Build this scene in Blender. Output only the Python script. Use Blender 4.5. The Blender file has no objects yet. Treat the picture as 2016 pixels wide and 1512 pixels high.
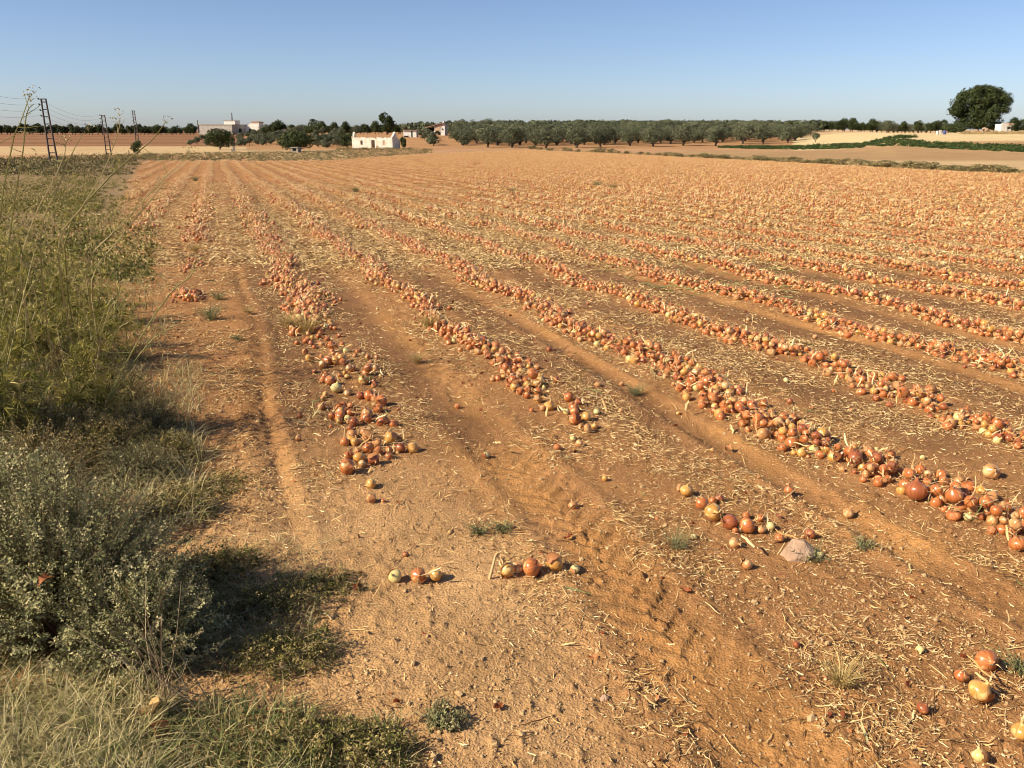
import bpy, math, random
import numpy as np
from mathutils import Vector, Matrix, Euler, Quaternion

rng = np.random.default_rng(11)
random.seed(11)
S = bpy.context.scene
COL = S.collection
R = math.radians

# ------------------------------------------------------------------ camera, sky, sun, exposure
FPX, CAMH, YHOR = 1613.0, 1.75, 254.0            # focal length in pixels of a 2016 px wide picture
PITCH = math.atan((756 - YHOR) / FPX)
cam = bpy.data.cameras.new('camera')
cam.sensor_width = 36.0
cam.lens = 36.0 * FPX / 2016.0
cam.clip_start = 0.05
cam.clip_end = 6000
camo = bpy.data.objects.new('camera', cam)
COL.objects.link(camo)
camo.location = (0, 0, CAMH)
camo.rotation_euler = (math.pi / 2 - PITCH, 0, 0)
S.camera = camo

SUN_EL = R(36)
sun_h = Vector((-0.93, -0.37)).normalized()
SUN = Vector((sun_h.x * math.cos(SUN_EL), sun_h.y * math.cos(SUN_EL), math.sin(SUN_EL)))
w = bpy.data.worlds.new('World')
S.world = w
w.use_nodes = True
nt = w.node_tree
nt.nodes.clear()
sky = nt.nodes.new('ShaderNodeTexSky')
sky.sky_type = 'NISHITA'
sky.sun_disc = False
sky.sun_elevation = SUN_EL
sky.sun_rotation = math.atan2(SUN.x, SUN.y)
sky.altitude = 0
sky.air_density = 0.7
sky.dust_density = 0.6
sky.ozone_density = 4.0
bg = nt.nodes.new('ShaderNodeBackground')
bg.inputs['Strength'].default_value = 0.083
wo = nt.nodes.new('ShaderNodeOutputWorld')
tint = nt.nodes.new('ShaderNodeMix')                 # camera white balance on the whole sky
tint.data_type = 'RGBA'; tint.blend_type = 'MULTIPLY'
tint.inputs[0].default_value = 1.0
tint.inputs[7].default_value = (1.08, 1.0, 1.0, 1)
nt.links.new(sky.outputs[0], tint.inputs[6])
nt.links.new(tint.outputs[2], bg.inputs[0])
nt.links.new(bg.outputs[0], wo.inputs[0])

sl = bpy.data.lights.new('sun', 'SUN')
sl.energy = 5.0
sl.angle = R(0.55)
sl.color = (1.0, 0.87, 0.66)
so = bpy.data.objects.new('sun', sl)
COL.objects.link(so)
so.rotation_euler = SUN.to_track_quat('Z', 'Y').to_euler()
so.location = SUN * 50

S.view_settings.view_transform = 'Standard'
S.view_settings.look = 'None'
S.view_settings.exposure = 0.68
S.view_settings.gamma = 1.0
S.render.engine = 'CYCLES'
S.cycles.max_bounces = 5
S.cycles.filter_width = 1.0
S.cycles.transparent_max_bounces = 4

# ------------------------------------------------------------------ numeric helpers
def hash2(ix, iy, seed):
    h = (ix.astype(np.int64) * 374761393 + iy.astype(np.int64) * 668265263 + seed * 1442695041) & 0x7fffffff
    h = ((h ^ (h >> 13)) * 1274126177) & 0x7fffffff
    return ((h ^ (h >> 16)) & 0xffff) / 65535.0

def vnoise(x, y, seed=0):
    ix, iy = np.floor(x), np.floor(y)
    fx, fy = x - ix, y - iy
    fx, fy = fx * fx * (3 - 2 * fx), fy * fy * (3 - 2 * fy)
    a, b = hash2(ix, iy, seed), hash2(ix + 1, iy, seed)
    c, d = hash2(ix, iy + 1, seed), hash2(ix + 1, iy + 1, seed)
    return (a * (1 - fx) + b * fx) * (1 - fy) + (c * (1 - fx) + d * fx) * fy

def fbm(x, y, seed=0, o=3):
    s, a, t = 0, 1.0, 0
    for k in range(o):
        s = s + a * vnoise(x * 2 ** k, y * 2 ** k, seed + k * 17)
        t += a
        a *= 0.5
    return s / t

def sstep(a, b, x):
    t = np.clip((x - a) / (b - a), 0, 1)
    return t * t * (3 - 2 * t)

AZ = R(-19.3)
UX, UY = math.sin(AZ), math.cos(AZ)              # along the windrows
NX, NY = math.cos(AZ), -math.sin(AZ)             # across them
def off_of(X, Y): return X * NX + Y * NY
def row_pt(off, s): return off * NX + s * UX, off * NY + s * UY

TA = [-0.8, -0.6, -0.33, -0.2, -0.1, 0.0, 0.2, 0.33, 0.45, 0.6, 0.9]
TY0 = [240, 240, 240, 200, 205, 180, 180, 180, 120, 120, 120]
TY1 = [430, 430, 450, 340, 330, 450, 460, 450, 270, 260, 260]
TAM = [3.0, 3.0, 2.9, 3.2, 3.4, 5.2, 5.4, 5.0, 3.9, 4.0, 4.0]
def macro(X, Y):
    X, Y = np.asarray(X, float), np.asarray(Y, float)
    b = -4.2 * (1 - np.exp(-np.maximum(Y, 0) / 165))
    a = X / np.maximum(Y, 1.0)
    return b + np.interp(a, TA, TAM) * sstep(np.interp(a, TA, TY0), np.interp(a, TA, TY1), Y)

def tracks(X, Y):
    o = off_of(X, Y)
    s = X * UX + Y * UY
    z = np.zeros_like(o)
    fade = 1 - sstep(25, 60, Y)
    # narrow wheel furrow on the left with soft shoulders
    c = 0.19 + 0.045 * np.sin(s * 0.9) + 0.03 * vnoise(s * 0.8, s * 0 + 3, 5)
    d = o - c
    lug = 0.016 * np.sin((s + np.abs(d)) * 2 * math.pi / 0.10)
    zz = -0.018 * np.exp(-(d / 0.045) ** 2) + 0.012 * np.exp(-((d - 0.10) / 0.045) ** 2) + 0.012 * np.exp(-((d + 0.15) / 0.07) ** 2) + lug * np.exp(-((d + 0.12) / 0.1) ** 2) * sstep(4.2, 5.2, Y) * (1 - sstep(9, 10, Y))
    z += zz * sstep(2.7, 4.0, Y) * (0.45 + 0.75 * fbm(X * 1.6, Y * 1.6, 23, 2))
    # chevron tread track
    c = 1.44 + 0.05 * np.sin(s * 0.45) - 0.06 * sstep(3.2, 2.0, s)
    d = o - c
    env = np.exp(-(d / 0.19) ** 4) * (1 - 0.8 * sstep(4.5, 7.5, Y))
    ph = (s - np.abs(d) * 0.9) / 0.145 + np.where(d > 0, 0.5, 0.0)
    ch = np.abs((ph % 1.0) - 0.5) * 2
    wear = 0.35 + 0.65 * fbm(X * 2.2, Y * 2.2, 31, 2)
    near = 1 - 0.75 * sstep(3.6, 5.0, Y)
    z += env * (-0.010 + 0.012 * sstep(0.45, 0.6, ch) * sstep(0.45, 0.8, wear) * near) + 0.016 * np.exp(-((np.abs(d) - 0.25) / 0.06) ** 2) * (1 - 0.85 * sstep(4, 7, Y)) * wear * 1.3
    # smooth rounded wheel tracks
    for c0, wd in ((2.86, 0.10), (5.55, 0.09), (6.8, 0.08), (9.3, 0.1)):
        c = c0 + 0.03 * np.sin(s * 0.5 + c0)
        d = o - c
        z += (-0.022 * np.exp(-((d - 0.0) / wd) ** 4) + 0.022 * np.exp(-((d + 0.15) / 0.05) ** 2) + 0.014 * np.exp(-((d - 0.14) / 0.05) ** 2)) * (1 - 0.7 * sstep(7, 11, Y)) * (0.3 + 1.0 * fbm(X * 1.3, Y * 1.3, 29, 2))
    return z * fade

def in_field(X, Y):
    """1 inside the harvested onion field"""
    o = off_of(X, Y)
    right = np.interp(Y, [0, 57, 73, 100, 144, 195, 300], [50, 51.5, 54.5, 61, 67.5, 69, 69])
    left = np.interp(Y, [0, 3, 10, 30, 60, 100], [-1.2, -1.2, -1.6, -3.2, -5.5, -8.0])
    a = X / np.maximum(Y, 1)
    endY = np.interp(a, [-0.5, -0.22, -0.09, 0.025, 0.2], [101, 101, 154, 200, 205])
    n = (vnoise(X * 0.2, Y * 0.2, 9) - 0.5) * 3
    return sstep(-0.8, 0.8, (right - o) + n * 0.3) * sstep(-0.4, 0.4, o - left) * sstep(-4, 4, endY - Y + n)

def ground_z(X, Y):
    X, Y = np.asarray(X, float), np.asarray(Y, float)
    r = np.hypot(X, Y)
    z = macro(X, Y)
    z = z + tracks(X, Y)
    z = z + 0.05 * (fbm(X * 0.6, Y * 0.6, 3, 2) - 0.5)
    # low ridges under the windrows
    o = off_of(X, Y)
    rr = ((o - 0.78) / 1.29 + 0.5) % 1.0 - 0.5
    z = z + 0.03 * np.exp(-(rr * 1.29 / 0.3) ** 2) * sstep(8, 14, Y) * (1 - sstep(60, 120, Y)) * (o > -3) * (o < 72)
    return z

def fine_z(X, Y):
    r = np.hypot(X, Y)
    f1 = (fbm(X * 9, Y * 9, 41, 3) - 0.5) * 0.018
    cl = np.maximum(fbm(X * 34, Y * 34, 57, 2) - 0.56, 0) * 0.06
    bare = 0.5 + 0.5 * sstep(0.35, 0.65, fbm(X * 1.3, Y * 1.3, 71, 2))
    return (f1 + cl) * bare * (1 - sstep(9, 22, r))

_zg = None
def z_at(x, y):
    """height of the ground at one point; near by it is read off a stored grid"""
    global _zg
    if _zg is None:
        gx, gy = np.meshgrid(np.arange(-17, 19.001, 0.05), np.arange(0, 22.001, 0.05), indexing='ij')
        _zg = ground_z(gx, gy)
    if -16.9 < x < 18.9 and 0.05 < y < 21.9:
        fx, fy = (x + 17) * 20, y * 20
        i, j = int(fx), int(fy); fx -= i; fy -= j
        return float((_zg[i, j] * (1 - fx) + _zg[i + 1, j] * fx) * (1 - fy) + (_zg[i, j + 1] * (1 - fx) + _zg[i + 1, j + 1] * fx) * fy)
    return float(ground_z(np.array([x]), np.array([y]))[0])
def _h1(ix, iy, seed):
    h = (ix * 374761393 + iy * 668265263 + seed * 1442695041) & 0x7fffffff
    h = ((h ^ (h >> 13)) * 1274126177) & 0x7fffffff
    return ((h ^ (h >> 16)) & 0xffff) / 65535.0
def vn(x, y, seed):
    ix, iy = math.floor(x), math.floor(y); fx, fy = x - ix, y - iy
    fx, fy = fx * fx * (3 - 2 * fx), fy * fy * (3 - 2 * fy)
    return (_h1(ix, iy, seed) * (1 - fx) + _h1(ix + 1, iy, seed) * fx) * (1 - fy) + (_h1(ix, iy + 1, seed) * (1 - fx) + _h1(ix + 1, iy + 1, seed) * fx) * fy

CP, SP = math.cos(PITCH), math.sin(PITCH)
def ray(px, py):
    a, b = (px - 1008) / FPX, (756 - py) / FPX
    return np.array([a, CP + b * SP, -SP + b * CP])

def gp(px, py, lift=0.0):
    """point of the ground seen at a pixel of the photograph"""
    r = ray(px, py)
    lo, hi = 0.5, 700.0
    for _ in range(48):
        m = (lo + hi) / 2
        if CAMH + r[2] * m > float(macro(r[0] * m, r[1] * m)) + lift: lo = m
        else: hi = m
    return r[0] * lo, r[1] * lo

def at(px, Y):
    """ground point at pixel column px and distance Y"""
    X = (px - 1008) / FPX * Y
    for _ in range(4):
        za = Y * CP + (CAMH - z_at(X, Y)) * SP
        X = (px - 1008) / FPX * za
    return X, Y, z_at(X, Y)

def h_at(py, X, Y):
    """height above datum of the sight line of pixel row py at distance Y"""
    r = ray(1008, py)
    return CAMH + r[2] / r[1] * Y

# ------------------------------------------------------------------ mesh helpers
class MB:
    def __init__(s): s.V, s.F, s.A, s.M, s.n = [], [], [], [], 0
    def add(s, V, F, rnd=0.5, mat=0):
        V = np.asarray(V, float).reshape(-1, 3)
        F = np.asarray(F, int)
        s.V.append(V); s.F.append(F + s.n)
        s.A.append(np.broadcast_to(np.asarray(rnd, float), (len(V),)).copy())
        s.M.append(np.full(len(F), mat)); s.n += len(V)
    def mesh(s, name, mats, smooth=False):
        me = bpy.data.meshes.new(name)
        V = np.concatenate(s.V)
        me.vertices.add(len(V)); me.vertices.foreach_set('co', V.ravel())
        tot = np.concatenate([np.full(len(f), f.shape[1]) for f in s.F])
        loops = np.concatenate([f.ravel() for f in s.F])
        me.loops.add(len(loops)); me.loops.foreach_set('vertex_index', loops.astype(np.int32))
        me.polygons.add(len(tot))
        st = np.concatenate([[0], np.cumsum(tot)[:-1]])
        me.polygons.foreach_set('loop_start', st.astype(np.int32))
        me.polygons.foreach_set('material_index', np.concatenate(s.M).astype(np.int32))
        me.polygons.foreach_set('use_smooth', np.full(len(tot), bool(smooth)))
        at_ = me.attributes.new('rnd', 'FLOAT', 'POINT')
        at_.data.foreach_set('value', np.concatenate(s.A).astype(np.float32))
        for m in (mats if isinstance(mats, (list, tuple)) else [mats]): me.materials.append(m)
        me.update(); me.validate()
        return me
    def build(s, name, mats, parent=None, smooth=False):
        return link(name, s.mesh(name, mats, smooth), parent)

def link(name, data, parent=None):
    o = bpy.data.objects.new(name, data)
    COL.objects.link(o)
    if parent is not None: o.parent = parent
    return o

def tag(o, label=None, cat=None, group=None, kind=None):
    if label: o['label'] = label
    if cat: o['category'] = cat
    if group: o['group'] = group
    if kind: o['kind'] = kind
    return o

def thing(name, label, cat, loc=(0, 0, 0), rz=0.0, group=None):
    o = link(name, None)
    o.empty_display_size = 0.1
    o.location = loc; o.rotation_euler = (0, 0, rz)
    return tag(o, label, cat, group)

def copy_tree(root, loc, rz=0.0, scale=1.0, label=None, group=None):
    r = root.copy(); COL.objects.link(r)
    r.location = loc; r.rotation_euler = (0, 0, rz)
    r.scale = (scale,) * 3 if not isinstance(scale, (tuple, list)) else scale
    if label: r['label'] = label
    if group: r['group'] = group
    for ch in list(root.children):
        c = ch.copy(); COL.objects.link(c); c.parent = r
        for g in list(ch.children):
            d = g.copy(); COL.objects.link(d); d.parent = c
    return r

def nrm(v): return v / np.maximum(np.linalg.norm(v, axis=-1, keepdims=True), 1e-9)

def tube(mb, P, rad, k=5, rnd=0.5, mat=0, cap=True):
    P = np.asarray(P, float); n = len(P)
    rad = np.broadcast_to(np.asarray(rad, float), (n,))
    T = nrm(np.gradient(P, axis=0))
    ref = np.array([0.3, 0.2, 1.0]) if abs(T[:, 2]).mean() < 0.8 else np.array([1.0, 0.1, 0.0])
    A = nrm(np.cross(T, ref)); B = np.cross(T, A)
    th = np.arange(k) * 2 * math.pi / k
    V = P[:, None] + rad[:, None, None] * (np.cos(th)[None, :, None] * A[:, None] + np.sin(th)[None, :, None] * B[:, None])
    i, j = np.meshgrid(np.arange(n - 1), np.arange(k), indexing='ij')
    F = np.stack([i * k + j, i * k + (j + 1) % k, (i + 1) * k + (j + 1) % k, (i + 1) * k + j], -1).reshape(-1, 4)
    mb.add(V.reshape(-1, 3), F, rnd, mat)
    if cap:
        o = mb.n - n * k
        for e in (0, n - 1):
            mb.F.append((np.arange(k) + e * k + o)[None, :]); mb.M.append(np.array([mat]))

def ribbons(mb, P, W, width, rnd, mat=0):
    """many ribbons at once: P (N,m,3) paths, W (N,3) or (N,m,3) side vectors, width (N,m)"""
    N, m, _ = P.shape
    if W.ndim == 2: W = np.repeat(W[:, None], m, 1)
    V = np.stack([P - W * width[..., None] / 2, P + W * width[..., None] / 2], 2)   # N,m,2,3
    b = (np.arange(N) * m * 2)[:, None] + (np.arange(m - 1) * 2)[None, :]
    F = np.stack([b, b + 1, b + 3, b + 2], -1).reshape(-1, 4)
    mb.add(V.reshape(-1, 3), F, np.repeat(rnd, m * 2), mat)

def leaves(mb, C, D, Nn, L, Wd, rnd, mat=0, fold=0.0):
    """diamond leaves: centres C, directions D, normals Nn"""
    D = nrm(D); Sd = nrm(np.cross(D, Nn)); Nn = np.cross(Sd, D)
    L = np.asarray(L)[..., None]; Wd = np.asarray(Wd)[..., None]
    V = np.stack([C - D * L / 2, C + Sd * Wd / 2 + Nn * fold * Wd, C + D * L / 2, C - Sd * Wd / 2 + Nn * fold * Wd], 1)
    n = len(C)
    F = np.arange(n * 4).reshape(n, 4)
    mb.add(V.reshape(-1, 3), F, np.repeat(rnd, 4), mat)

def rdir(n):
    return nrm(rng.normal(size=(n, 3)))

def box(mb, c, d, rz=0.0, rnd=0.5, mat=0):
    x, y, z = np.array(d) / 2
    V = np.array([[sx * x, sy * y, sz * z] for sz in (-1, 1) for sy in (-1, 1) for sx in (-1, 1)])
    cs, sn = math.cos(rz), math.sin(rz)
    V = V @ np.array([[cs, sn, 0], [-sn, cs, 0], [0, 0, 1]]) + np.array(c)
    F = [[0, 2, 3, 1], [4, 5, 7, 6], [0, 1, 5, 4], [2, 6, 7, 3], [0, 4, 6, 2], [1, 3, 7, 5]]
    mb.add(V, F, rnd, mat)

def prism(mb, poly, t, mat=0, rnd=0.5, origin=(0, 0, 0), ux=(1, 0, 0), uz=(0, 0, 1)):
    """polygon in the (ux,uz) plane, given thickness t along their normal"""
    ux, uz, origin = np.array(ux, float), np.array(uz, float), np.array(origin, float)
    nn = np.cross(ux, uz)
    P = np.array([origin + a * ux + b * uz for a, b in poly])
    n = len(P)
    mb.add(np.concatenate([P - nn * t / 2, P + nn * t / 2]), np.array([[i, (i + 1) % n, n + (i + 1) % n, n + i] for i in range(n)]), rnd, mat)
    o = mb.n - 2 * n
    mb.F.append((np.arange(n)[::-1] + o)[None]); mb.M.append(np.array([mat]))
    mb.F.append((np.arange(n) + n + o)[None]); mb.M.append(np.array([mat]))

# ------------------------------------------------------------------ materials
class NT:
    def __init__(s, name):
        s.m = bpy.data.materials.new(name); s.m.use_nodes = True
        s.t = s.m.node_tree; s.t.nodes.clear()
        s.o = s.n('OutputMaterial'); s.b = s.n('BsdfPrincipled')
        s.l(s.b.outputs[0], s.o.inputs['Surface'])
    def n(s, k, **kw):
        x = s.t.nodes.new('ShaderNode' + k)
        for a, b in kw.items(): setattr(x, a, b)
        return x
    def l(s, a, b): s.t.links.new(a, b)
    def noise(s, scale, detail=3, vec=None, rough=0.6):
        x = s.n('TexNoise'); x.inputs['Scale'].default_value = scale; x.inputs['Detail'].default_value = detail
        x.inputs['Roughness'].default_value = rough
        if vec is not None: s.l(vec, x.inputs['Vector'])
        return x.outputs['Fac']
    def ramp(s, fac, stops):
        x = s.n('ValToRGB'); cr = x.color_ramp
        while len(cr.elements) < len(stops): cr.elements.new(0.5)
        for e, (p, c) in zip(cr.elements, stops):
            e.position = p; e.color = (*c, 1) if len(c) == 3 else c
        s.l(fac, x.inputs[0]); return x.outputs[0]
    def mix(s, fac, a, b, mode='MIX'):
        x = s.n('Mix', data_type='RGBA', blend_type=mode)
        for v, i in ((fac, 0), (a, 6), (b, 7)):
            if hasattr(v, 'node'): s.l(v, x.inputs[i])
            elif i == 0: x.inputs[0].default_value = v
            else: x.inputs[i].default_value = (*v, 1)
        return x.outputs[2]
    def math(s, op, a, b=0.0):
        x = s.n('Math', operation=op)
        for v, i in ((a, 0), (b, 1)):
            if hasattr(v, 'node'): s.l(v, x.inputs[i])
            else: x.inputs[i].default_value = v
        return x.outputs[0]
    def attr(s, name):
        x = s.n('Attribute'); x.attribute_name = name; return x
    def bump(s, h, st=0.5, dist=0.01):
        x = s.n('Bump'); x.inputs['Strength'].default_value = st; x.inputs['Distance'].default_value = dist
        s.l(h, x.inputs['Height']); s.l(x.outputs[0], s.b.inputs['Normal'])
    def objco(s): return s.n('TexCoord').outputs['Object']
    def col(s, c):
        if hasattr(c, 'node'): s.l(c, s.b.inputs['Base Color'])
        else: s.b.inputs['Base Color'].default_value = (*c, 1)
    def rough(s, r, spec=0.3):
        s.b.inputs['Roughness'].default_value = r
        s.b.inputs['Specular IOR Level'].default_value = spec

def leaf_mat(name, stops, rough=0.75, transl=0.0, spec=0.15):
    """plant material: colour picked per leaf from a ramp of its own random number, patches by noise"""
    t = NT(name)
    r = t.attr('rnd').outputs['Fac']
    oi = t.n('ObjectInfo').outputs['Random']
    v = t.math('ADD', r, t.math('MULTIPLY', t.math('SUBTRACT', oi, 0.5), 0.22))
    t.col(t.ramp(v, stops)); t.rough(rough, spec)
    if transl > 0:
        tr = t.n('BsdfTranslucent'); ms = t.n('MixShader'); ms.inputs[0].default_value = transl
        t.l(t.ramp(v, stops), tr.inputs[0])
        t.l(t.b.outputs[0], ms.inputs[1]); t.l(tr.outputs[0], ms.inputs[2]); t.l(ms.outputs[0], t.o.inputs['Surface'])
    return t.m

def plain_mat(name, c1, c2, scale=3.0, rough=0.85, bump=0.3, dist=0.01, spec=0.2):
    t = NT(name); co = t.objco()
    n = t.noise(scale, 5, co)
    t.col(t.ramp(n, [(0.3, c1), (0.7, c2)])); t.rough(rough, spec)
    if bump: t.bump(t.noise(scale * 6, 4, co), bump, dist)
    return t.m

def onion_mat(name, dark, mid, light, pale, patch=0.62):
    t = NT(name)
    uv = t.n('UVMap').outputs[0]
    oi = t.n('ObjectInfo').outputs['Random']
    rn = t.math('ADD', oi, t.attr('rnd').outputs['Fac'])
    comb = t.n('CombineXYZ'); t.l(t.math('MULTIPLY', rn, 37.0), comb.inputs[2])
    sc = t.n('VectorMath', operation='MULTIPLY'); sc.inputs[1].default_value = (46, 1.0, 0); t.l(uv, sc.inputs[0])
    ad = t.n('VectorMath', operation='ADD'); t.l(sc.outputs[0], ad.inputs[0]); t.l(comb.outputs[0], ad.inputs[1])
    streak = t.noise(1.0, 2, ad.outputs[0])
    sc2 = t.n('VectorMath', operation='MULTIPLY'); sc2.inputs[1].default_value = (5.5, 2.6, 0); t.l(uv, sc2.inputs[0])
    ad2 = t.n('VectorMath', operation='ADD'); t.l(sc2.outputs[0], ad2.inputs[0]); t.l(comb.outputs[0], ad2.inputs[1])
    blot = t.noise(1.0, 2, ad2.outputs[0])
    c = t.ramp(streak, [(0.28, dark), (0.48, mid), (0.72, light)])
    c = t.mix(t.ramp(blot, [(patch - 0.03, (0, 0, 0)), (patch + 0.08, (1, 1, 1))]), c, pale)
    dirt = t.noise(9.0, 4, ad2.outputs[0])
    c = t.mix(t.ramp(dirt, [(0.60, (0, 0, 0)), (0.76, (0.6, 0.6, 0.6))]), c, (0.24, 0.135, 0.07))
    t.col(c); t.rough(0.29, 0.55)
    t.bump(streak, 0.12, 0.0015)
    return t.m

M_ON = {
    'copper': onion_mat('onion_copper', (0.27, 0.070, 0.019), (0.43, 0.132, 0.036), (0.54, 0.21, 0.068), (0.66, 0.40, 0.17), 0.61),
    'golden': onion_mat('onion_golden', (0.40, 0.175, 0.038), (0.52, 0.26, 0.060), (0.60, 0.34, 0.10), (0.68, 0.48, 0.19), 0.58),
    'russet': onion_mat('onion_russet', (0.19, 0.048, 0.020), (0.30, 0.086, 0.030), (0.39, 0.135, 0.050), (0.54, 0.27, 0.11), 0.64),
    'tan': onion_mat('onion_tan', (0.33, 0.135, 0.045), (0.46, 0.21, 0.072), (0.56, 0.31, 0.12), (0.66, 0.45, 0.21), 0.56),
    'pale': onion_mat('onion_pale', (0.50, 0.37, 0.11), (0.60, 0.48, 0.18), (0.64, 0.55, 0.25), (0.70, 0.62, 0.36), 0.58),
}
M_NECK = leaf_mat('dry_neck', [(0.0, (0.30, 0.18, 0.08)), (0.5, (0.50, 0.34, 0.16)), (1.0, (0.62, 0.48, 0.26))], 0.7)
M_ROOT = leaf_mat('onion_roots', [(0.0, (0.36, 0.25, 0.13)), (1.0, (0.60, 0.47, 0.28))], 0.8)
M_SKIN = leaf_mat('onion_skin_flakes', [(0.0, (0.20, 0.05, 0.02)), (0.5, (0.40, 0.14, 0.05)), (1.0, (0.55, 0.30, 0.12))], 0.5, 0.25, 0.3)
M_LITTER = leaf_mat('dry_leaf_litter', [(0.0, (0.12, 0.06, 0.024)), (0.25, (0.33, 0.19, 0.075)), (0.55, (0.62, 0.42, 0.18)), (1.0, (0.84, 0.67, 0.38))], 0.7, 0.1)
M_PALE = leaf_mat('pale_dry_leaf', [(0.0, (0.40, 0.24, 0.085)), (0.5, (0.66, 0.43, 0.185)), (1.0, (0.84, 0.65, 0.37))], 0.7, 0.15)
M_GLEAF = leaf_mat('green_onion_leaf', [(0.0, (0.10, 0.12, 0.045)), (0.6, (0.24, 0.25, 0.09)), (1.0, (0.50, 0.46, 0.22))], 0.6, 0.15)
M_CLOD = plain_mat('clod', (0.36, 0.22, 0.10), (0.58, 0.41, 0.22), 30, 0.95, 0.4, 0.003)
M_FENNEL = leaf_mat('fennel_leaf', [(0.0, (0.045, 0.052, 0.012)), (0.4, (0.20, 0.195, 0.04)), (0.75, (0.42, 0.36, 0.085)), (1.0, (0.58, 0.48, 0.18))], 0.7, 0.25)
M_FSTEM = leaf_mat('fennel_stem', [(0.0, (0.12, 0.12, 0.035)), (0.5, (0.26, 0.24, 0.08)), (1.0, (0.50, 0.40, 0.20))], 0.6)
M_SALT = leaf_mat('saltbush_leaf', [(0.0, (0.10, 0.105, 0.042)), (0.45, (0.26, 0.258, 0.115)), (0.8, (0.42, 0.39, 0.19)), (1.0, (0.64, 0.55, 0.30))], 0.75, 0.15)
M_TWIG = leaf_mat('dry_twig', [(0.0, (0.09, 0.06, 0.035)), (0.5, (0.27, 0.19, 0.10)), (1.0, (0.52, 0.41, 0.25))], 0.85)
M_GRASS = leaf_mat('grass_blade', [(0.0, (0.07, 0.095, 0.03)), (0.35, (0.17, 0.19, 0.065)), (0.6, (0.38, 0.31, 0.13)), (1.0, (0.60, 0.50, 0.28))], 0.7, 0.2)
M_MAT = leaf_mat('creeping_leaf', [(0.0, (0.045, 0.054, 0.014)), (0.45, (0.135, 0.138, 0.034)), (0.75, (0.29, 0.245, 0.075)), (1.0, (0.50, 0.39, 0.17))], 0.75, 0.2)
M_GREYWEED = leaf_mat('grey_weed_leaf', [(0.0, (0.08, 0.088, 0.04)), (0.5, (0.19, 0.195, 0.085)), (1.0, (0.38, 0.34, 0.17))], 0.75, 0.15)
M_YGRASS = leaf_mat('straw_grass', [(0.0, (0.20, 0.15, 0.05)), (0.5, (0.42, 0.30, 0.11)), (1.0, (0.60, 0.46, 0.20))], 0.75, 0.15)
M_DEAD = leaf_mat('dead_leaf', [(0.0, (0.22, 0.06, 0.025)), (0.5, (0.40, 0.15, 0.055)), (1.0, (0.58, 0.36, 0.15))], 0.6, 0.2)
M_OLIVE = leaf_mat('olive_leaf', [(0.0, (0.040, 0.048, 0.026)), (0.5, (0.115, 0.128, 0.072)), (1.0, (0.235, 0.24, 0.145))], 0.7, 0.1)
M_DARK = leaf_mat('dark_tree_leaf', [(0.0, (0.016, 0.024, 0.009)), (0.5, (0.042, 0.056, 0.018)), (1.0, (0.095, 0.11, 0.034))], 0.7, 0.1)
M_VERGE = leaf_mat('verge_leaf', [(0.0, (0.085, 0.078, 0.034)), (0.45, (0.20, 0.175, 0.078)), (0.75, (0.34, 0.25, 0.12)), (1.0, (0.48, 0.34, 0.17))], 0.8, 0.1)
M_CROP = leaf_mat('crop_leaf', [(0.0, (0.016, 0.028, 0.008)), (0.6, (0.038, 0.064, 0.016)), (1.0, (0.085, 0.115, 0.032))], 0.7, 0.1)
M_BARK = plain_mat('bark', (0.045, 0.033, 0.024), (0.14, 0.105, 0.075), 6, 0.95, 0.6, 0.03)
M_WHITE = plain_mat('whitewash', (0.58, 0.55, 0.49), (0.76, 0.74, 0.68), 1.2, 0.9, 0.2, 0.01)
M_GREYW = plain_mat('bare_render', (0.32, 0.29, 0.25), (0.46, 0.42, 0.37), 0.7, 0.92, 0.2, 0.01)
M_RUIN = plain_mat('crumbling_plaster', (0.58, 0.50, 0.38), (0.84, 0.79, 0.68), 1.1, 0.95, 0.5, 0.03)
M_RUBBLE = plain_mat('rubble_stone', (0.36, 0.22, 0.14), (0.62, 0.46, 0.32), 2.5, 0.95, 0.5, 0.03)
M_TILE = plain_mat('old_roof_tile', (0.26, 0.15, 0.10), (0.45, 0.32, 0.23), 3, 0.9, 0.4, 0.03)
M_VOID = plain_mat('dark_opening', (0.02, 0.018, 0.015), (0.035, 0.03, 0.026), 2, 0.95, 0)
M_GDOOR = plain_mat('green_door', (0.02, 0.075, 0.045), (0.035, 0.11, 0.065), 3, 0.6, 0.1)
M_STEEL = plain_mat('weathered_steel', (0.055, 0.045, 0.045), (0.11, 0.085, 0.075), 4, 0.7, 0.1)
M_WIRE = plain_mat('wire', (0.10, 0.10, 0.11), (0.14, 0.14, 0.15), 4, 0.5, 0)
M_INS = plain_mat('insulator_glass', (0.09, 0.11, 0.10), (0.16, 0.18, 0.17), 5, 0.3, 0)
M_ROCK = plain_mat('field_stone', (0.33, 0.205, 0.13), (0.50, 0.35, 0.24), 14, 0.92, 0.8, 0.012)
M_BLUE = plain_mat('blue_plastic', (0.06, 0.075, 0.20), (0.09, 0.105, 0.26), 5, 0.5, 0)
M_CONC = plain_mat('old_concrete', (0.20, 0.175, 0.14), (0.32, 0.285, 0.235), 2, 0.93, 0.3, 0.01)

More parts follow.
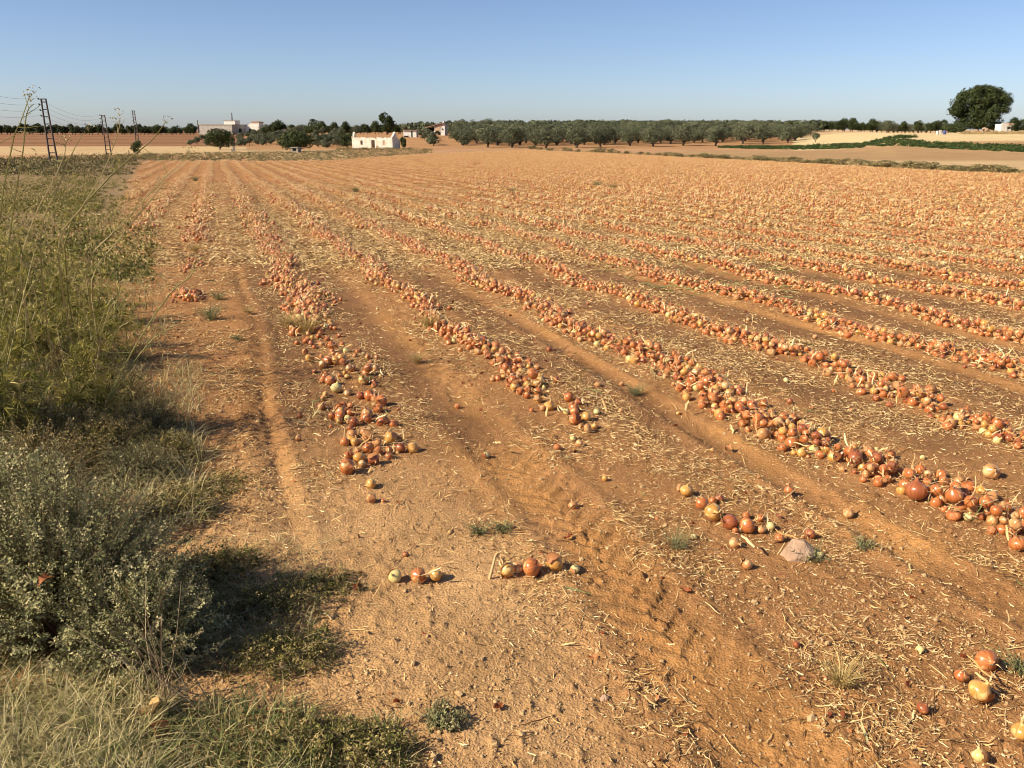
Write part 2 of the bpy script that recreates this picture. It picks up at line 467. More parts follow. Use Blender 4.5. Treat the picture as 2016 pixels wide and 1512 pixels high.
# ------------------------------------------------------------------ ground sheet
def ground_material():
    t = NT('ground_soil')
    co = t.objco()
    base = t.attr('soil').outputs['Color']
    straw = t.attr('straw').outputs['Fac']
    n1 = t.noise(2.2, 5, co); n2 = t.noise(38, 5, co, 0.7); n3 = t.noise(0.13, 4, co); n4 = t.noise(9, 4, co, 0.65)
    c = t.mix(1.0, base, t.ramp(n1, [(0.25, (0.78, 0.76, 0.74)), (0.75, (1.22, 1.22, 1.24))]), 'MULTIPLY')
    c = t.mix(1.0, c, t.ramp(n2, [(0.25, (0.72, 0.70, 0.68)), (0.5, (1, 1, 1)), (0.75, (1.25, 1.24, 1.22))]), 'MULTIPLY')
    c = t.mix(1.0, c, t.ramp(n3, [(0.3, (0.88, 0.87, 0.86)), (0.7, (1.12, 1.12, 1.12))]), 'MULTIPLY')
    # trampled straw crumbs too small to model
    vor = t.n('TexVoronoi'); vor.inputs['Scale'].default_value = 70
    mp = t.n('Mapping'); mp.inputs['Rotation'].default_value = (0, 0, 0.5); mp.inputs['Scale'].default_value = (1, 0.38, 1)
    t.l(co, mp.inputs[0]); t.l(mp.outputs[0], vor.inputs['Vector'])
    crumb = t.math('MULTIPLY', t.math('LESS_THAN', vor.outputs['Distance'], 0.25), t.math('MULTIPLY', straw, t.math('GREATER_THAN', n4, 0.46)))
    c = t.mix(t.math('MULTIPLY', crumb, 0.75), c, (0.52, 0.37, 0.19))
    t.col(c); t.rough(0.95, 0.1)
    v2 = t.n('TexVoronoi'); v2.inputs['Scale'].default_value = 95; t.l(co, v2.inputs['Vector'])
    n5 = t.noise(150, 6, co, 0.75)
    h = t.math('ADD', t.math('MULTIPLY', n4, 0.4), t.math('MULTIPLY', n2, 0.40))
    h = t.math('ADD', h, t.math('ADD', t.math('MULTIPLY', n5, 0.3), t.math('MULTIPLY', v2.outputs['Distance'], -0.25)))
    t.bump(h, 1.0, 0.022)
    return t.m
M_GROUND = ground_material()

def build_ground():
    rr = [0.0]
    r = 1.0
    while r < 2500:
        rr.append(r)
        r *= 1.0046 if r < 4.5 else 1.0068 if r < 14 else (1.012 if r < 70 else (1.02 if r < 600 else 1.1))
    rr = np.array(rr[1:])
    fine = np.arange(-44, 44.01, 0.19)
    coarse = np.arange(48, 312.1, 6.0)
    az = np.radians(np.concatenate([fine, coarse]))
    nR, nA = len(rr), len(az)
    X = rr[:, None] * np.sin(az)[None]; Y = rr[:, None] * np.cos(az)[None]
    Z = ground_z(X, Y) + fine_z(X, Y)
    V = np.stack([X, Y, Z], -1).reshape(-1, 3)
    V = np.concatenate([V, [[0, 0, z_at(0, 0)]]])
    i, j = np.meshgrid(np.arange(nR - 1), np.arange(nA), indexing='ij')
    j2 = (j + 1) % nA
    F = np.stack([i * nA + j, (i + 1) * nA + j, (i + 1) * nA + j2, i * nA + j2], -1).reshape(-1, 4)[:, ::-1]
    jc = np.arange(nA)
    Fc = np.stack([jc, (jc + 1) % nA, np.full(nA, nR * nA)], -1)
    mb = MB(); mb.add(V, F)
    mb.F.append(Fc); mb.M.append(np.zeros(nA, int))
    me = mb.mesh('ground', M_GROUND, True)
    # surface colours by plot of land
    x, y = V[:, 0], V[:, 1]
    o = off_of(x, y); a = x / np.maximum(y, 1)
    C = np.empty((len(V), 3)); C[:] = (0.40, 0.235, 0.12)                      # dry ochre earth
    def put(mask, c):
        C[:] = C * (1 - mask[:, None]) + np.array(c) * mask[:, None]
    fld = in_field(x, y)
    soil = np.array((0.355, 0.18, 0.072))
    put(fld, soil)
    # clean orange soil turned up in the wheel tracks
    s = x * UX + y * UY
    for c0, wd in ((0.27, 0.08), (1.44, 0.25), (2.86, 0.2), (5.55, 0.18), (6.8, 0.16), (9.3, 0.18)):
        put(fld * np.exp(-((o - c0 - 0.04 * np.sin(s * 0.9)) / wd) ** 4) * sstep(0.3, 0.7, fbm(x * 2, y * 2, 8, 2)) * 0.8 * (1 - sstep(8, 16, y)), (0.46, 0.235, 0.082))
    # darker brown soil between some rows
    for c0 in (0.48, 1.25, 2.58, 4.1, 5.3, 6.6, 7.9, 9.2, 10.5, 11.8, 13.1, 14.4):
        put(fld * np.exp(-((o - c0) / 0.27) ** 4) * 0.85 * sstep(4.0, 5.5, y) * (1 - 0.5 * sstep(20, 45, y)), (0.19, 0.097, 0.045))
    # headland in front: paler trodden earth
    put(sstep(0.25, -0.3, o - 1.1 + 0.6 * (fbm(x, y, 5) - 0.5)) * sstep(5.5, 3.2, y) * 0.85, (0.53, 0.325, 0.150))
    put(fld * sstep(70, 140, y) * 0.5, (0.40, 0.21, 0.085))
    # weedy margin on the left
    left = sstep(0.3, -0.6, o + 1.2 + 0.03 * y) * (1 - fld)
    put(left * sstep(120, 95, y), (0.24, 0.165, 0.085))
    # far plots
    put((a < -0.3) * sstep(140, 150, y) * sstep(265, 255, y) * (0.45 + 0.55 * fbm(x * 0.05, y * 0.12, 66, 3)), (0.50, 0.37, 0.19))      # stubble
    put((a < -0.30) * sstep(252, 266, y + 10 * (fbm(x * 0.03, y * 0.03, 67, 2) - 0.5)) * 1.0, (0.20, 0.098, 0.046))                          # ploughed
    band = (np.sin(y * 0.14 + 2 * vnoise(x * 0.01, y * 0.01, 4)) * 0.5 + 0.5)
    put((a < -0.30) * sstep(262, 275, y) * band * 0.55, (0.31, 0.165, 0.082))
    put((a > -0.31) * (a < -0.19) * sstep(104, 112, y) * 0.7, (0.34, 0.25, 0.12))             # weedy band
    put(((a > -0.31) * (a < 0.34)) * sstep(200, 215, y) * 0.9, (0.36, 0.20, 0.092))           # olive earth
    right = sstep(-0.5, 0.5, o - np.interp(y, [0, 57, 73, 100, 144, 195, 300], [50, 51.5, 54.5, 61, 67.5, 69, 69])) * (y > 5)
    put(right * sstep(120, 100, y) * 0.8, (0.50, 0.36, 0.19))
    put(right * (a > 0.2) * sstep(98, 110, y) * sstep(200, 180, y) * 0.9 * (0.6 + 0.4 * fbm(x * 0.1, y * 0.1, 90, 3)), (0.34, 0.225, 0.105))
    put((a > 0.33) * sstep(185, 200, y), (0.58, 0.45, 0.24))                                   # dry pasture
    put((a > 0.33) * sstep(300, 330, y) * 0.7, (0.44, 0.28, 0.15))
    at_ = me.attributes.new('soil', 'FLOAT_COLOR', 'POINT')
    at_.data.foreach_set('color', np.concatenate([np.clip(C, 0, 1), np.ones((len(V), 1))], 1).astype(np.float32).ravel())
    st = fld * np.clip(straw_w(x, y), 0, 1) + left * 0.5
    at2 = me.attributes.new('straw', 'FLOAT', 'POINT')
    at2.data.foreach_set('value', st.astype(np.float32))
    g = link('ground', me)
    g['kind'] = 'structure'
    return g

TRACKS = ((0.22, 0.10), (1.44, 0.24), (2.86, 0.17), (5.55, 0.16), (6.8, 0.15), (9.3, 0.16))
def straw_w(x, y):
    """how thickly dry leaf litter lies"""
    o = off_of(x, y)
    wv = 0.25 + 0.95 * sstep(0.40, 0.62, fbm(x * 1.7 + 9, y * 1.7, 19, 3))
    rr = ((o - 0.78) / 1.29 + 0.5) % 1.0 - 0.5
    wv = wv * (0.75 + 0.5 * np.exp(-(np.abs(rr) * 1.29 - 0.42) ** 2 / 0.04))
    for c0, wd in TRACKS:
        wv = wv * (1 - (0.55 if c0 < 1 else 0.92) * np.exp(-((o - c0) / wd) ** 4) * (1 - sstep(7, 13, y)))
    # smooth earth between the first windrow and the second wheel track
    wv = wv * (1 - 0.8 * sstep(4.4, 3.0, y) * sstep(1.35, 0.9, o))
    return wv
build_ground()

# ------------------------------------------------------------------ trees
def crown(rx, ry, rz, cz, n, size, lobes=9, mat=M_OLIVE, ragged=0.35, name='crown'):
    """leaf sprays gathered in uneven lobes"""
    mb = MB()
    lc = rdir(lobes) * np.array([rx, ry, rz]) * rng.uniform(0.45, 0.8, (lobes, 1))
    lr = rng.uniform(0.38, 0.62, lobes)
    k = rng.integers(0, lobes, n)
    d = rdir(n)
    rad = lr[k] * (0.55 + 0.45 * rng.random(n) ** 0.5) * (1 + ragged * rng.normal(size=n) * 0.3)
    C = lc[k] + d * rad[:, None] * np.array([rx, ry, rz])
    lowb = C[:, 2] < -rz * 0.85
    C[lowb, 2] *= 0.7
    C[:, 2] += cz
    Nn = nrm(d + 0.7 * rdir(n))
    D = np.cross(Nn, rdir(n))
    sz = size * rng.uniform(0.6, 1.4, n)
    rn = np.clip(0.5 + 0.17 * rng.normal(size=n) + 0.12 * (rng.random(lobes)[k] - 0.5), 0, 1)
    leaves(mb, C, D, Nn, sz, sz * 0.62, rn, 0, 0.15)
    return mb.mesh(name, mat)

def trunk_mesh(h, r, limbs=4, spread=0.8, lean=0.1, twin=False):
    mb = MB()
    for q in range(2 if twin else 1):
        ln = rng.normal(size=2) * lean + (np.array([0.35, 0]) * (1 if q else -1) if twin else 0)
        P = np.array([[0, 0, -0.15], [ln[0] * 0.2, ln[1] * 0.2, h * 0.3], [ln[0] * 0.6, ln[1] * 0.6, h * 0.65], [ln[0], ln[1], h]])
        tube(mb, P, np.array([r * 1.5, r, r * 0.85, r * 0.7]), 7)
        for i in range(limbs):
            a = i * 2 * math.pi / limbs + rng.uniform(-.4, .4)
            e = P[-1] + np.array([math.cos(a) * spread, math.sin(a) * spread, h * 0.9 + rng.uniform(0, .4)])
            m = (P[-1] + e) / 2 + np.array([math.cos(a) * spread * 0.15, math.sin(a) * spread * 0.15, -0.1])
            tube(mb, [P[-1] - [0, 0, 0.1], m, e], np.array([r * 0.6, r * 0.42, r * 0.15]), 5)
    return mb.mesh('trunk', M_BARK, True)

def tree_proto(name, label, cat, th, tr, cr, n, size, lobes, mat, limbs=4, spread=0.8, twin=False):
    t = thing(name, label, cat)
    link('trunk', trunk_mesh(th, tr, limbs, spread, 0.15, twin), t)
    link('crown', crown(*cr, n, size, lobes, mat), t)
    return t

used = set()
def plant(proto, loc, rz, scale, label, group=None):
    if proto.name not in used:
        used.add(proto.name)
        proto.location = loc; proto.rotation_euler = (0, 0, rz)
        proto.scale = (scale,) * 3 if not isinstance(scale, (tuple, list)) else scale
        proto['label'] = label
        if group: proto['group'] = group
        return proto
    r = copy_tree(proto, loc, rz, scale, label, group)
    if not group and 'group' in r: del r['group']
    return r

olive = [tree_proto('olive_tree', 'olive', 'olive tree', 0.8, 0.28, (3.1, 3.0, 2.15, 2.85), 2300, 0.36, 16, M_OLIVE, 4, 0.9, k % 2 == 1) for k in range(4)]
dense = [tree_proto('evergreen_tree', 'tree', 'tree', 1.3, 0.22, (2.6, 2.6, 2.4, 3.2), 1500, 0.5, 10, M_DARK) for k in range(3)]
young = [tree_proto('young_olive', 'olive', 'olive tree', 0.5, 0.10, (1.35, 1.35, 1.15, 1.35), 700, 0.32, 7, M_OLIVE, 3, 0.4) for k in range(3)]

def ord_(n):
    return ['first', 'second', 'third', 'fourth', 'fifth', 'sixth', 'seventh', 'eighth', 'ninth', 'tenth', 'eleventh', 'twelfth', 'thirteenth', 'fourteenth', 'fifteenth', 'sixteenth', 'seventeenth'][n]

# front of the grove, placed one by one as in the photograph
front = [(960, 222, 1.0), (1008, 218, 1.0), (1075, 214, 1.05), (1135, 216, 1.05), (1182, 222, 1.05), (1240, 232, 1.0), (1285, 228, 1.0), (1345, 236, 1.05), (1408, 232, 1.12), (1462, 250, 1.1), (1502, 256, 1.05), (1551, 262, 0.92)]
for i, (px, Y, sc) in enumerate(front):
    X, Y, z = at(px, Y)
    lab = {0: 'olive tree at the left end of the front line of the grove', 11: 'compact olive tree standing alone at the right end of the grove', 8: 'largest dark olive tree near the left end of the green crop strip'}.get(i, f'{ord_(i)} olive tree from the left in the front line of the grove')
    plant(olive[i % 4], (X, Y, z - 0.05), rng.uniform(0, 6.28), sc * rng.uniform(0.95, 1.08), lab)
X, Y, z = at(1605, 250)
plant(young[0], (X, Y, z), 1.0, 1.05, 'small pale olive sapling alone on the dry pasture', None)
# the rows behind
cnt = 0
ga = R(24); sp = 7.7
for i in range(-40, 60):
    for j in range(-40, 60):
        gx = (i * math.cos(ga) - j * math.sin(ga)) * sp + 20 + rng.normal() * 0.6
        gy = (i * math.sin(ga) + j * math.cos(ga)) * sp + 240 + rng.normal() * 0.6
        a = gx / max(gy, 1)
        y0 = np.interp(a, [-0.09, -0.04, 0.0, 0.10, 0.2, 0.28, 0.36], [255, 225, 226, 236, 242, 262, 275])
        if not (-0.085 + (gy < 330) * 0.02 < a < 0.345): continue
        if gy < y0 + 4 or gy > 338: continue
        if abs(a - 0.034) < 0.004 and gy < 270: continue
        if gy > 285 and rng.random() < 0.12: continue
        plant(olive[int(rng.integers(4))], (gx, gy, z_at(gx, gy) - 0.05), rng.uniform(0, 6.28), (lambda q: (q * rng.uniform(0.85, 1.2), q * rng.uniform(0.85, 1.2), q * rng.uniform(0.85, 1.12)))(rng.uniform(0.85, 1.1)),
              'olive tree %s behind the front line, in the %s part of the grove' % (('just' if gy < y0 + 36 else 'deep'), ('left' if a < 0.07 else 'middle' if a < 0.19 else 'right')), 'olive trees %s behind the front line, %s part' % (('just' if gy < y0 + 36 else 'deep'), ('left' if a < 0.07 else 'middle' if a < 0.19 else 'right')))
        cnt += 1
# crest of the grove: more crowns that read as one mass
mb = MB()
for k in range(420):
    a = rng.uniform(-0.12, 0.36); gy = rng.uniform(342, 500); gx = a * gy
    n = 110
    c = np.array([gx, gy, z_at(gx, gy) + 2.5 + rng.uniform(-.3, .5)])
    d = rdir(n); C = c + d * np.array([2.8, 2.8, 2.0]) * rng.uniform(0.7, 1.05, (n, 1))
    sz = rng.uniform(0.7, 1.4, n)
    leaves(mb, C, rdir(n), nrm(d + 0.4 * rdir(n)), sz, sz * 0.7, np.clip(rng.normal(0.42, 0.15, n), 0, 1))
tag(mb.build('distant_grove', M_OLIVE), 'far olive crowns massed along the crest of the grove', 'grove', kind='stuff')

# young olive rows on the slope left of the ruin
yr = [((622, 290), (662, 271)), ((612, 280), (655, 261)), ((664, 274), (694, 256)), ((664, 290), (690, 278)), ((455, 284), (560, 261)), ((488, 284), (575, 266)), ((515, 287), (600, 270)), ((378, 286), (424, 288)), ((440, 290), (520, 284)), ((470, 288), (548, 273)), ((500, 272), (590, 258)), ((600, 262), (650, 256)), ((400, 279), (450, 273)), ((660, 268), (700, 259)), ((470, 276), (560, 256)), ((560, 262), (640, 254)), ((640, 292), (668, 281)), ((828, 265), (853, 287)), ((872, 262), (918, 287))]
k = 0
for (p0, y0_), (p1, y1_) in yr:
    A_, B_ = np.array(gp(p0, y0_)), np.array(gp(p1, y1_))
    n = int(np.clip(np.linalg.norm(B_ - A_) / 5.0, 4, 12))
    for t_ in np.linspace(0, 1, n):
        X, Y = A_ * (1 - t_) + B_ * t_ + rng.normal(size=2) * 0.4
        house = p0 > 800
        grp = 'young olives in the rows below the white house' if house else ('young olives left of the broad fig' if p0 < 575 else 'young olives between fig and ruin')
        lab = 'rounded young olive in the short rows below the white house' if house else ('small grey-green olive bush in the rows left of the broad fig' if p0 < 575 else 'small grey-green olive bush in the diagonal rows between fig and ruin')
        plant(young[k % 3], (X, Y, z_at(X, Y)), rng.uniform(0, 6.28), rng.uniform(0.85, 1.2) * (1.15 if house else 1.0), lab, grp); k += 1

# tree lines on the horizon
for px in np.arange(-40, 392, 9.0):
    X, Y, z = at(px + rng.uniform(-3, 3), rng.uniform(415, 445))
    plant(dense[int(rng.integers(3))], (X, Y, z - 0.2), rng.uniform(0, 6), rng.uniform(0.68, 1.0), 'dark tree in the long line beyond the ploughed field on the left', 'tree line on the left horizon')
for px in np.arange(1560, 1880, 8.0):
    X, Y, z = at(px + rng.uniform(-3, 3), rng.uniform(360, 390))
    dk_ = rng.random() < 0.5
    plant(dense[int(rng.integers(3))] if dk_ else olive[int(rng.integers(4))], (X, Y, z - 0.2), rng.uniform(0, 6), rng.uniform(0.75, 1.0), ('dark green tree' if dk_ else 'grey-green olive tree') + ' in the dense line behind the dry pasture on the right', ('dark' if dk_ else 'grey-green') + ' trees behind the pasture')
for px in (1992, 2003, 2016, 2030, 2046):
    X, Y, z = at(px, 300)
    plant(dense[int(rng.integers(3))], (X, Y, z - 0.2), rng.uniform(0, 6), rng.uniform(0.75, 0.95), 'dark tree behind the white hut at the right edge', 'trees behind the white hut')
for px in np.arange(520, 900, 7.5):
    X, Y, z = at(px + rng.uniform(-3, 3), rng.uniform(385, 430))
    dk_ = rng.random() < 0.6
    plant(dense[int(rng.integers(3))] if dk_ else olive[int(rng.integers(4))], (X, Y, z - 0.2), rng.uniform(0, 6), rng.uniform(0.7, 1.0), ('dark green tree' if dk_ else 'grey-green olive tree') + ' in the horizon line %s the ruined house' % ('left of' if px < 700 else 'behind and right of'), ('dark' if dk_ else 'grey-green') + ' trees on the horizon %s the ruin' % ('left of' if px < 700 else 'right of'))

# single trees with a look of their own: px, distance, base scale factors
def single(px, Y, top, wpx, name, label, n, mat, lobes, size, trunk=(1.3, 0.25)):
    X, Y, z = at(px, Y)
    hh = h_at(top, X, Y) - z
    rx = wpx / 2 / FPX * Y
    t = thing(name, label, 'tree', (X, Y, z - 0.1), rng.uniform(0, 0.4))
    low = trunk[0] * 0.6
    rz = (hh - low) / 2
    link('trunk', trunk_mesh(trunk[0], trunk[1], 5, rx * 0.4, 0.1), t)
    link('crown', crown(rx, rx, rz, low + rz, n, size, lobes, mat), t)
    return t
single(548, 400, 234, 25, 'round_tree', 'round dark tree rising above the horizon right of the warehouse', 1500, M_DARK, 12, 0.7)
single(618, 400, 237, 34, 'broad_tree', 'broad low tree on the skyline above the fig tree', 1300, M_DARK, 14, 0.7)
single(634, 402, 238, 10, 'slender_tree', 'slender tree standing at the right of the broad skyline tree', 500, M_DARK, 6, 0.6)
single(762, 330, 222, 31, 'tall_oak', 'tall dark rounded tree on the skyline behind the ruined house', 2200, M_DARK, 14, 0.6)
single(433, 205, 252, 52, 'spreading_fig', 'dark green spreading tree in front of the long warehouse wall', 2200, M_DARK, 13, 0.42, (0.6, 0.16))
single(585, 178, 258, 72, 'broad_fig', 'broad dark fig tree shading the small concrete well house', 3200, M_DARK, 15, 0.42, (0.5, 0.2))
single(684, 219, 256, 34, 'bushy_tree', 'bushy green tree against the left end of the ruin', 1300, M_DARK, 9, 0.4, (0.5, 0.14))
single(270, 150, 277, 26, 'small_round_tree', 'small dark round tree beside the pale farm track on the left', 1100, M_DARK, 8, 0.22, (0.4, 0.1))
single(805, 360, 243, 30, 'grey_tree', 'grey-green tree directly behind the white shed', 1000, M_OLIVE, 9, 0.6)
single(862, 296, 257, 11, 'garden_tree', 'small round tree in front of the white gabled house', 500, M_DARK, 6, 0.3, (0.8, 0.1))
single(1808, 300, 237, 20, 'green_tree', 'lone greener tree standing out of the line behind the pasture', 1300, M_DARK, 9, 0.42)
single(794, 221, 270, 13, 'shaded_shrub_tree', 'dark shrubby tree growing against the right gable of the ruin', 900, M_DARK, 8, 0.4, (0.4, 0.1))

# the great walnut on the right
X, Y, z = at(1922, 262)
t = thing('walnut_tree', 'huge spreading dark green tree towering over the white hut', 'tree', (X, Y, z - 0.2))
mb = MB()
P = np.array([[0, 0, -0.3], [0.05, 0, 1.2], [0.1, 0.1, 2.8], [0.2, 0.1, 4.0]])
tube(mb, P, np.array([0.75, 0.52, 0.45, 0.4]), 9)
for a, e in ((0.3, 5.5), (1.6, 6), (2.7, 5.2), (3.9, 6.2), (5.2, 5.4)):
    E_ = np.array([math.cos(a) * 4.5, math.sin(a) * 4.5, 4.0 + e])
    tube(mb, [P[-1] - [0, 0, 0.4], P[-1] * 0.5 + E_ * 0.5 + [0, 0, -0.5], E_], np.array([0.32, 0.2, 0.07]), 6)
link('trunk', mb.mesh('trunk', M_BARK, True), t)
mb = MB()
htop = h_at(165, X, Y) - z
for k in range(110):
    d = rdir(1)[0]
    zz = d[2]
    prof = 1.0 if zz > -0.2 else 0.9
    c = np.array([d[0] * 7.9 * prof, d[1] * 7.4 * prof, htop * 0.55 + zz * htop * 0.38]) * np.array([1, 1, 1])
    c[:2] *= rng.uniform(0.72, 1.0)
    lr = rng.uniform(1.1, 2.0)
    n = 150
    dd = rdir(n)
    C = c + dd * lr * np.array([1, 1, 0.8]) * rng.uniform(0.55, 1.05, (n, 1))
    sz = 0.5 * rng.uniform(0.6, 1.4, n)
    leaves(mb, C, np.cross(dd, rdir(n)), nrm(dd + 0.6 * rdir(n) + [0, 0, 0.3]), sz, sz * 0.65, np.clip(rng.normal(0.5, 0.16, n) + rng.normal() * 0.08, 0, 1), 0, 0.15)
for k in range(16):                                     # low skirts
    a_ = k * 0.39; c = np.array([math.cos(a_) * 5.6, math.sin(a_) * 5.2, htop * rng.uniform(0.13, 0.25)])
    n = 130; dd = rdir(n)
    leaves(mb, c + dd * np.array([1.7, 1.7, 1.5]) * rng.uniform(0.6, 1.05, (n, 1)), np.cross(dd, rdir(n)), dd, np.full(n, 0.5), np.full(n, 0.34), np.clip(rng.normal(0.45, 0.15, n), 0, 1))
for k in range(26):                                     # inner shade mass
    c = np.array([*(rng.normal(size=2) * 2.8), htop * rng.uniform(0.3, 0.82)])
    n = 120; dd = rdir(n)
    leaves(mb, c + dd * 2.0, np.cross(dd, rdir(n)), dd, np.full(n, 0.7), np.full(n, 0.5), np.clip(rng.normal(0.4, 0.15, n), 0, 1))
link('crown', mb.mesh('crown', M_DARK), t)
for i, (px, Y, top, wpx) in enumerate(((1868, 262, 246, 26), (1880, 258, 243, 30), (1893, 256, 250, 26), (1948, 266, 248, 26))):
    single(px, Y, top, wpx, 'under_tree', ['leftmost low shrubby tree under the skirts of the huge tree', 'second low shrubby tree from the left under the huge tree', 'low dark shrub just left of the trunk of the huge tree', 'dark low tree between the huge tree and the white hut'][i], 900, M_DARK, 8, 0.45, (0.3, 0.1))

# ------------------------------------------------------------------ buildings
def wbox(name, mat, parent, c, d, rz=0): 
    m = MB(); box(m, c, d, rz); return m.build(name, mat, parent)

def ruin():
    X, Y, z = at(741, 215)
    rz = R(-14)
    t = thing('ruined_house', 'roofless ruined white farmhouse with broken walls and empty openings', 'ruined house', (X, Y, z - 0.1), rz)
    W, D, Hh, th = 10.8, 4.6, 2.8, 0.45
    x0, x1 = -W / 2, W / 2
    def xf(f): return x0 + f * W
    # front wall: panels round two windows and a door, ragged top edge
    cuts = [(0, 0.205, None), (0.205, 0.265, (1.0, 2.05)), (0.265, 0.475, None), (0.475, 0.565, (0.0, 2.15)), (0.565, 0.76, None), (0.76, 0.82, (0.95, 2.15)), (0.82, 1.0, None)]
    def ragtop(a, b, n=6):
        return [(xf(a + (b - a) * i / n), Hh + 0.16 * (vn((a + (b - a) * i / n) * 23.0, 1.5, 77) - 0.5)) for i in range(n + 1)]
    for a, b, hole in cuts:
        top = ragtop(a, b)
        m = MB()
        if hole is None:
            prism(m, [(xf(a), 0), (xf(b), 0)] + top[::-1], th, origin=(0, -D / 2, 0))
        else:
            rag = [(xf(b), hole[1]), (xf((a + b) / 2), hole[1] + 0.12), (xf(a), hole[1] - 0.05)][::-1]
            prism(m, rag + top[::-1], th, origin=(0, -D / 2, 0))
            if hole[0] > 0:
                prism(m, [(xf(a), 0), (xf(b), 0), (xf(b), hole[0]), (xf(a), hole[0] + 0.1)], th, origin=(0, -D / 2, 0))
        m.build('wall_panel', M_RUIN, t)
    m = MB(); prism(m, [(x0, 0), (x1, 0), (x1, 2.2), (1.5, 2.5), (-1, 2.0), (-3, 2.6), (x0, 2.4)], th, origin=(0, D / 2, 0)); m.build('back_wall', M_RUBBLE, t)
    # gable ends with broken points
    m = MB(); prism(m, [(-D / 2 + .2, 0), (D / 2 - .2, 0), (D / 2 - .2, 2.4), (0.8, 2.7), (0.3, 3.6), (-0.4, 4.15), (-1.0, 3.7), (-D / 2 + .2, 3.05)], th, origin=(x1 - th / 2, 0, 0), ux=(0, 1, 0)); m.build('gable', M_RUIN, t)
    m = MB(); prism(m, [(-D / 2 + .2, 0), (D / 2 - .2, 0), (D / 2 - .2, 2.2), (0.2, 2.4), (-0.9, 3.1), (-1.5, 4.1), (-1.75, 3.9), (-D / 2 + .2, 3.0)], th, origin=(x0 + th / 2, 0, 0), ux=(0, 1, 0)); m.build('gable', M_RUIN, t)
    m = MB(); box(m, (-1.2, 0.1, 1.3), (0.35, D - 1, 2.6)); m.build('inner_wall', M_RUBBLE, t)
    m = MB()
    for k in range(26):
        box(m, (rng.uniform(x0, x1), -D / 2 + rng.normal() * 0.12, Hh + 0.02 + rng.uniform(-.06, .1)), rng.uniform(0.15, 0.35, 3), rng.uniform(0, 3))
    for k in range(10):
        box(m, (rng.uniform(-0.4, 1.0), -D / 2 - rng.uniform(0.1, 0.9), 0.12), rng.uniform(0.15, 0.5, 3), rng.uniform(0, 3))
    m.build('fallen_stones', M_RUBBLE, t)
    m = MB()
    for bx, by, bw, bh in ((1.4, 0.0, 0.5, 0.9), (1.15, 0.4, 0.3, 0.4), (3.2, 0.9, 0.3, 0.35)):
        n = 7
        pts = [(bx + bw * math.cos(i * 6.283 / n) * rng.uniform(.6, 1), by + bh * (0.5 + 0.5 * math.sin(i * 6.283 / n)) * rng.uniform(.8, 1)) for i in range(n)]
        prism(m, pts, 0.03, origin=(0, -D / 2 - th / 2 - 0.01, 0.05))
    m.build('bare_stone_patch', M_RUBBLE, t)
ruin()

def shed():
    X, Y, z = at(809, 292)
    t = thing('white_shed', 'small flat-roofed white shed with a dark green door', 'shed', (X, Y, z - 0.1), R(-6))
    W = 4.5
    wbox('wall', M_WHITE, t, (-W * 0.2, 0, 1.15), (W * 0.6, 3, 2.3)); wbox('wall', M_WHITE, t, (W * 0.36, 0, 1.15), (W * 0.28, 3, 2.3))
    wbox('lintel', M_WHITE, t, (W * 0.16, 0, 2.2), (W * 0.12, 3, 0.2))
    wbox('door', M_GDOOR, t, (W * 0.16, -1.38, 1.05), (W * 0.12 - 0.02, 0.08, 2.1))
    wbox('roof', M_TILE, t, (0, -0.1, 2.39), (W + 0.5, 3.6, 0.16))
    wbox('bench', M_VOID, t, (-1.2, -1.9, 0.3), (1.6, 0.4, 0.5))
shed()

def gable_house():
    X, Y, z = at(857, 312)
    t = thing('white_house', 'white gabled house with an open porch under its sloping roof', 'house', (X, Y, z - 0.1), R(-8))
    m = MB(); prism(m, [(0.0, 0), (3.6, 0), (3.6, 3.3), (2.6, 4.0), (0.0, 3.1)], 4.5, origin=(0, 2.2, 0)); m.build('wall', M_WHITE, t)
    m = MB(); prism(m, [(0.02, 0), (1.9, 0), (1.9, 2.3), (2.9, 4.1), (2.5, 4.2), (0.02, 3.2)], 0.06, origin=(0, -0.09, 0)); m.build('weathered_plaster', M_RUBBLE, t)
    wbox('porch_wall', M_WHITE, t, (-1.9, 0.1, 0.7), (3.6, 0.25, 1.4))
    wbox('porch_back', M_VOID, t, (-1.9, 3.4, 1.3), (3.6, 0.2, 2.6))
    for x in (-3.6, -0.15): wbox('post', M_WHITE, t, (x, 0.1, 1.25 + (0.5 if x > -1 else 0)), (0.22, 0.22, 2.5 + (1.0 if x > -1 else 0)))
    m = MB(); prism(m, [(-4.1, 2.45), (2.6, 4.25), (2.6, 4.45), (-4.1, 2.65)], 5.2, origin=(0, 2.0, 0)); m.build('roof', M_TILE, t)
    m = MB(); prism(m, [(2.62, 4.25), (4.0, 3.35), (4.0, 3.5), (2.62, 4.45)], 5.2, origin=(0, 2.0, 0)); m.build('roof', M_TILE, t)
    wbox('window', M_VOID, t, (2.7, -0.12, 2.2), (0.5, 0.1, 0.5))
    wbox('chimney', M_WHITE, t, (2.5, 3.0, 4.6), (0.5, 0.5, 0.9))
gable_house()

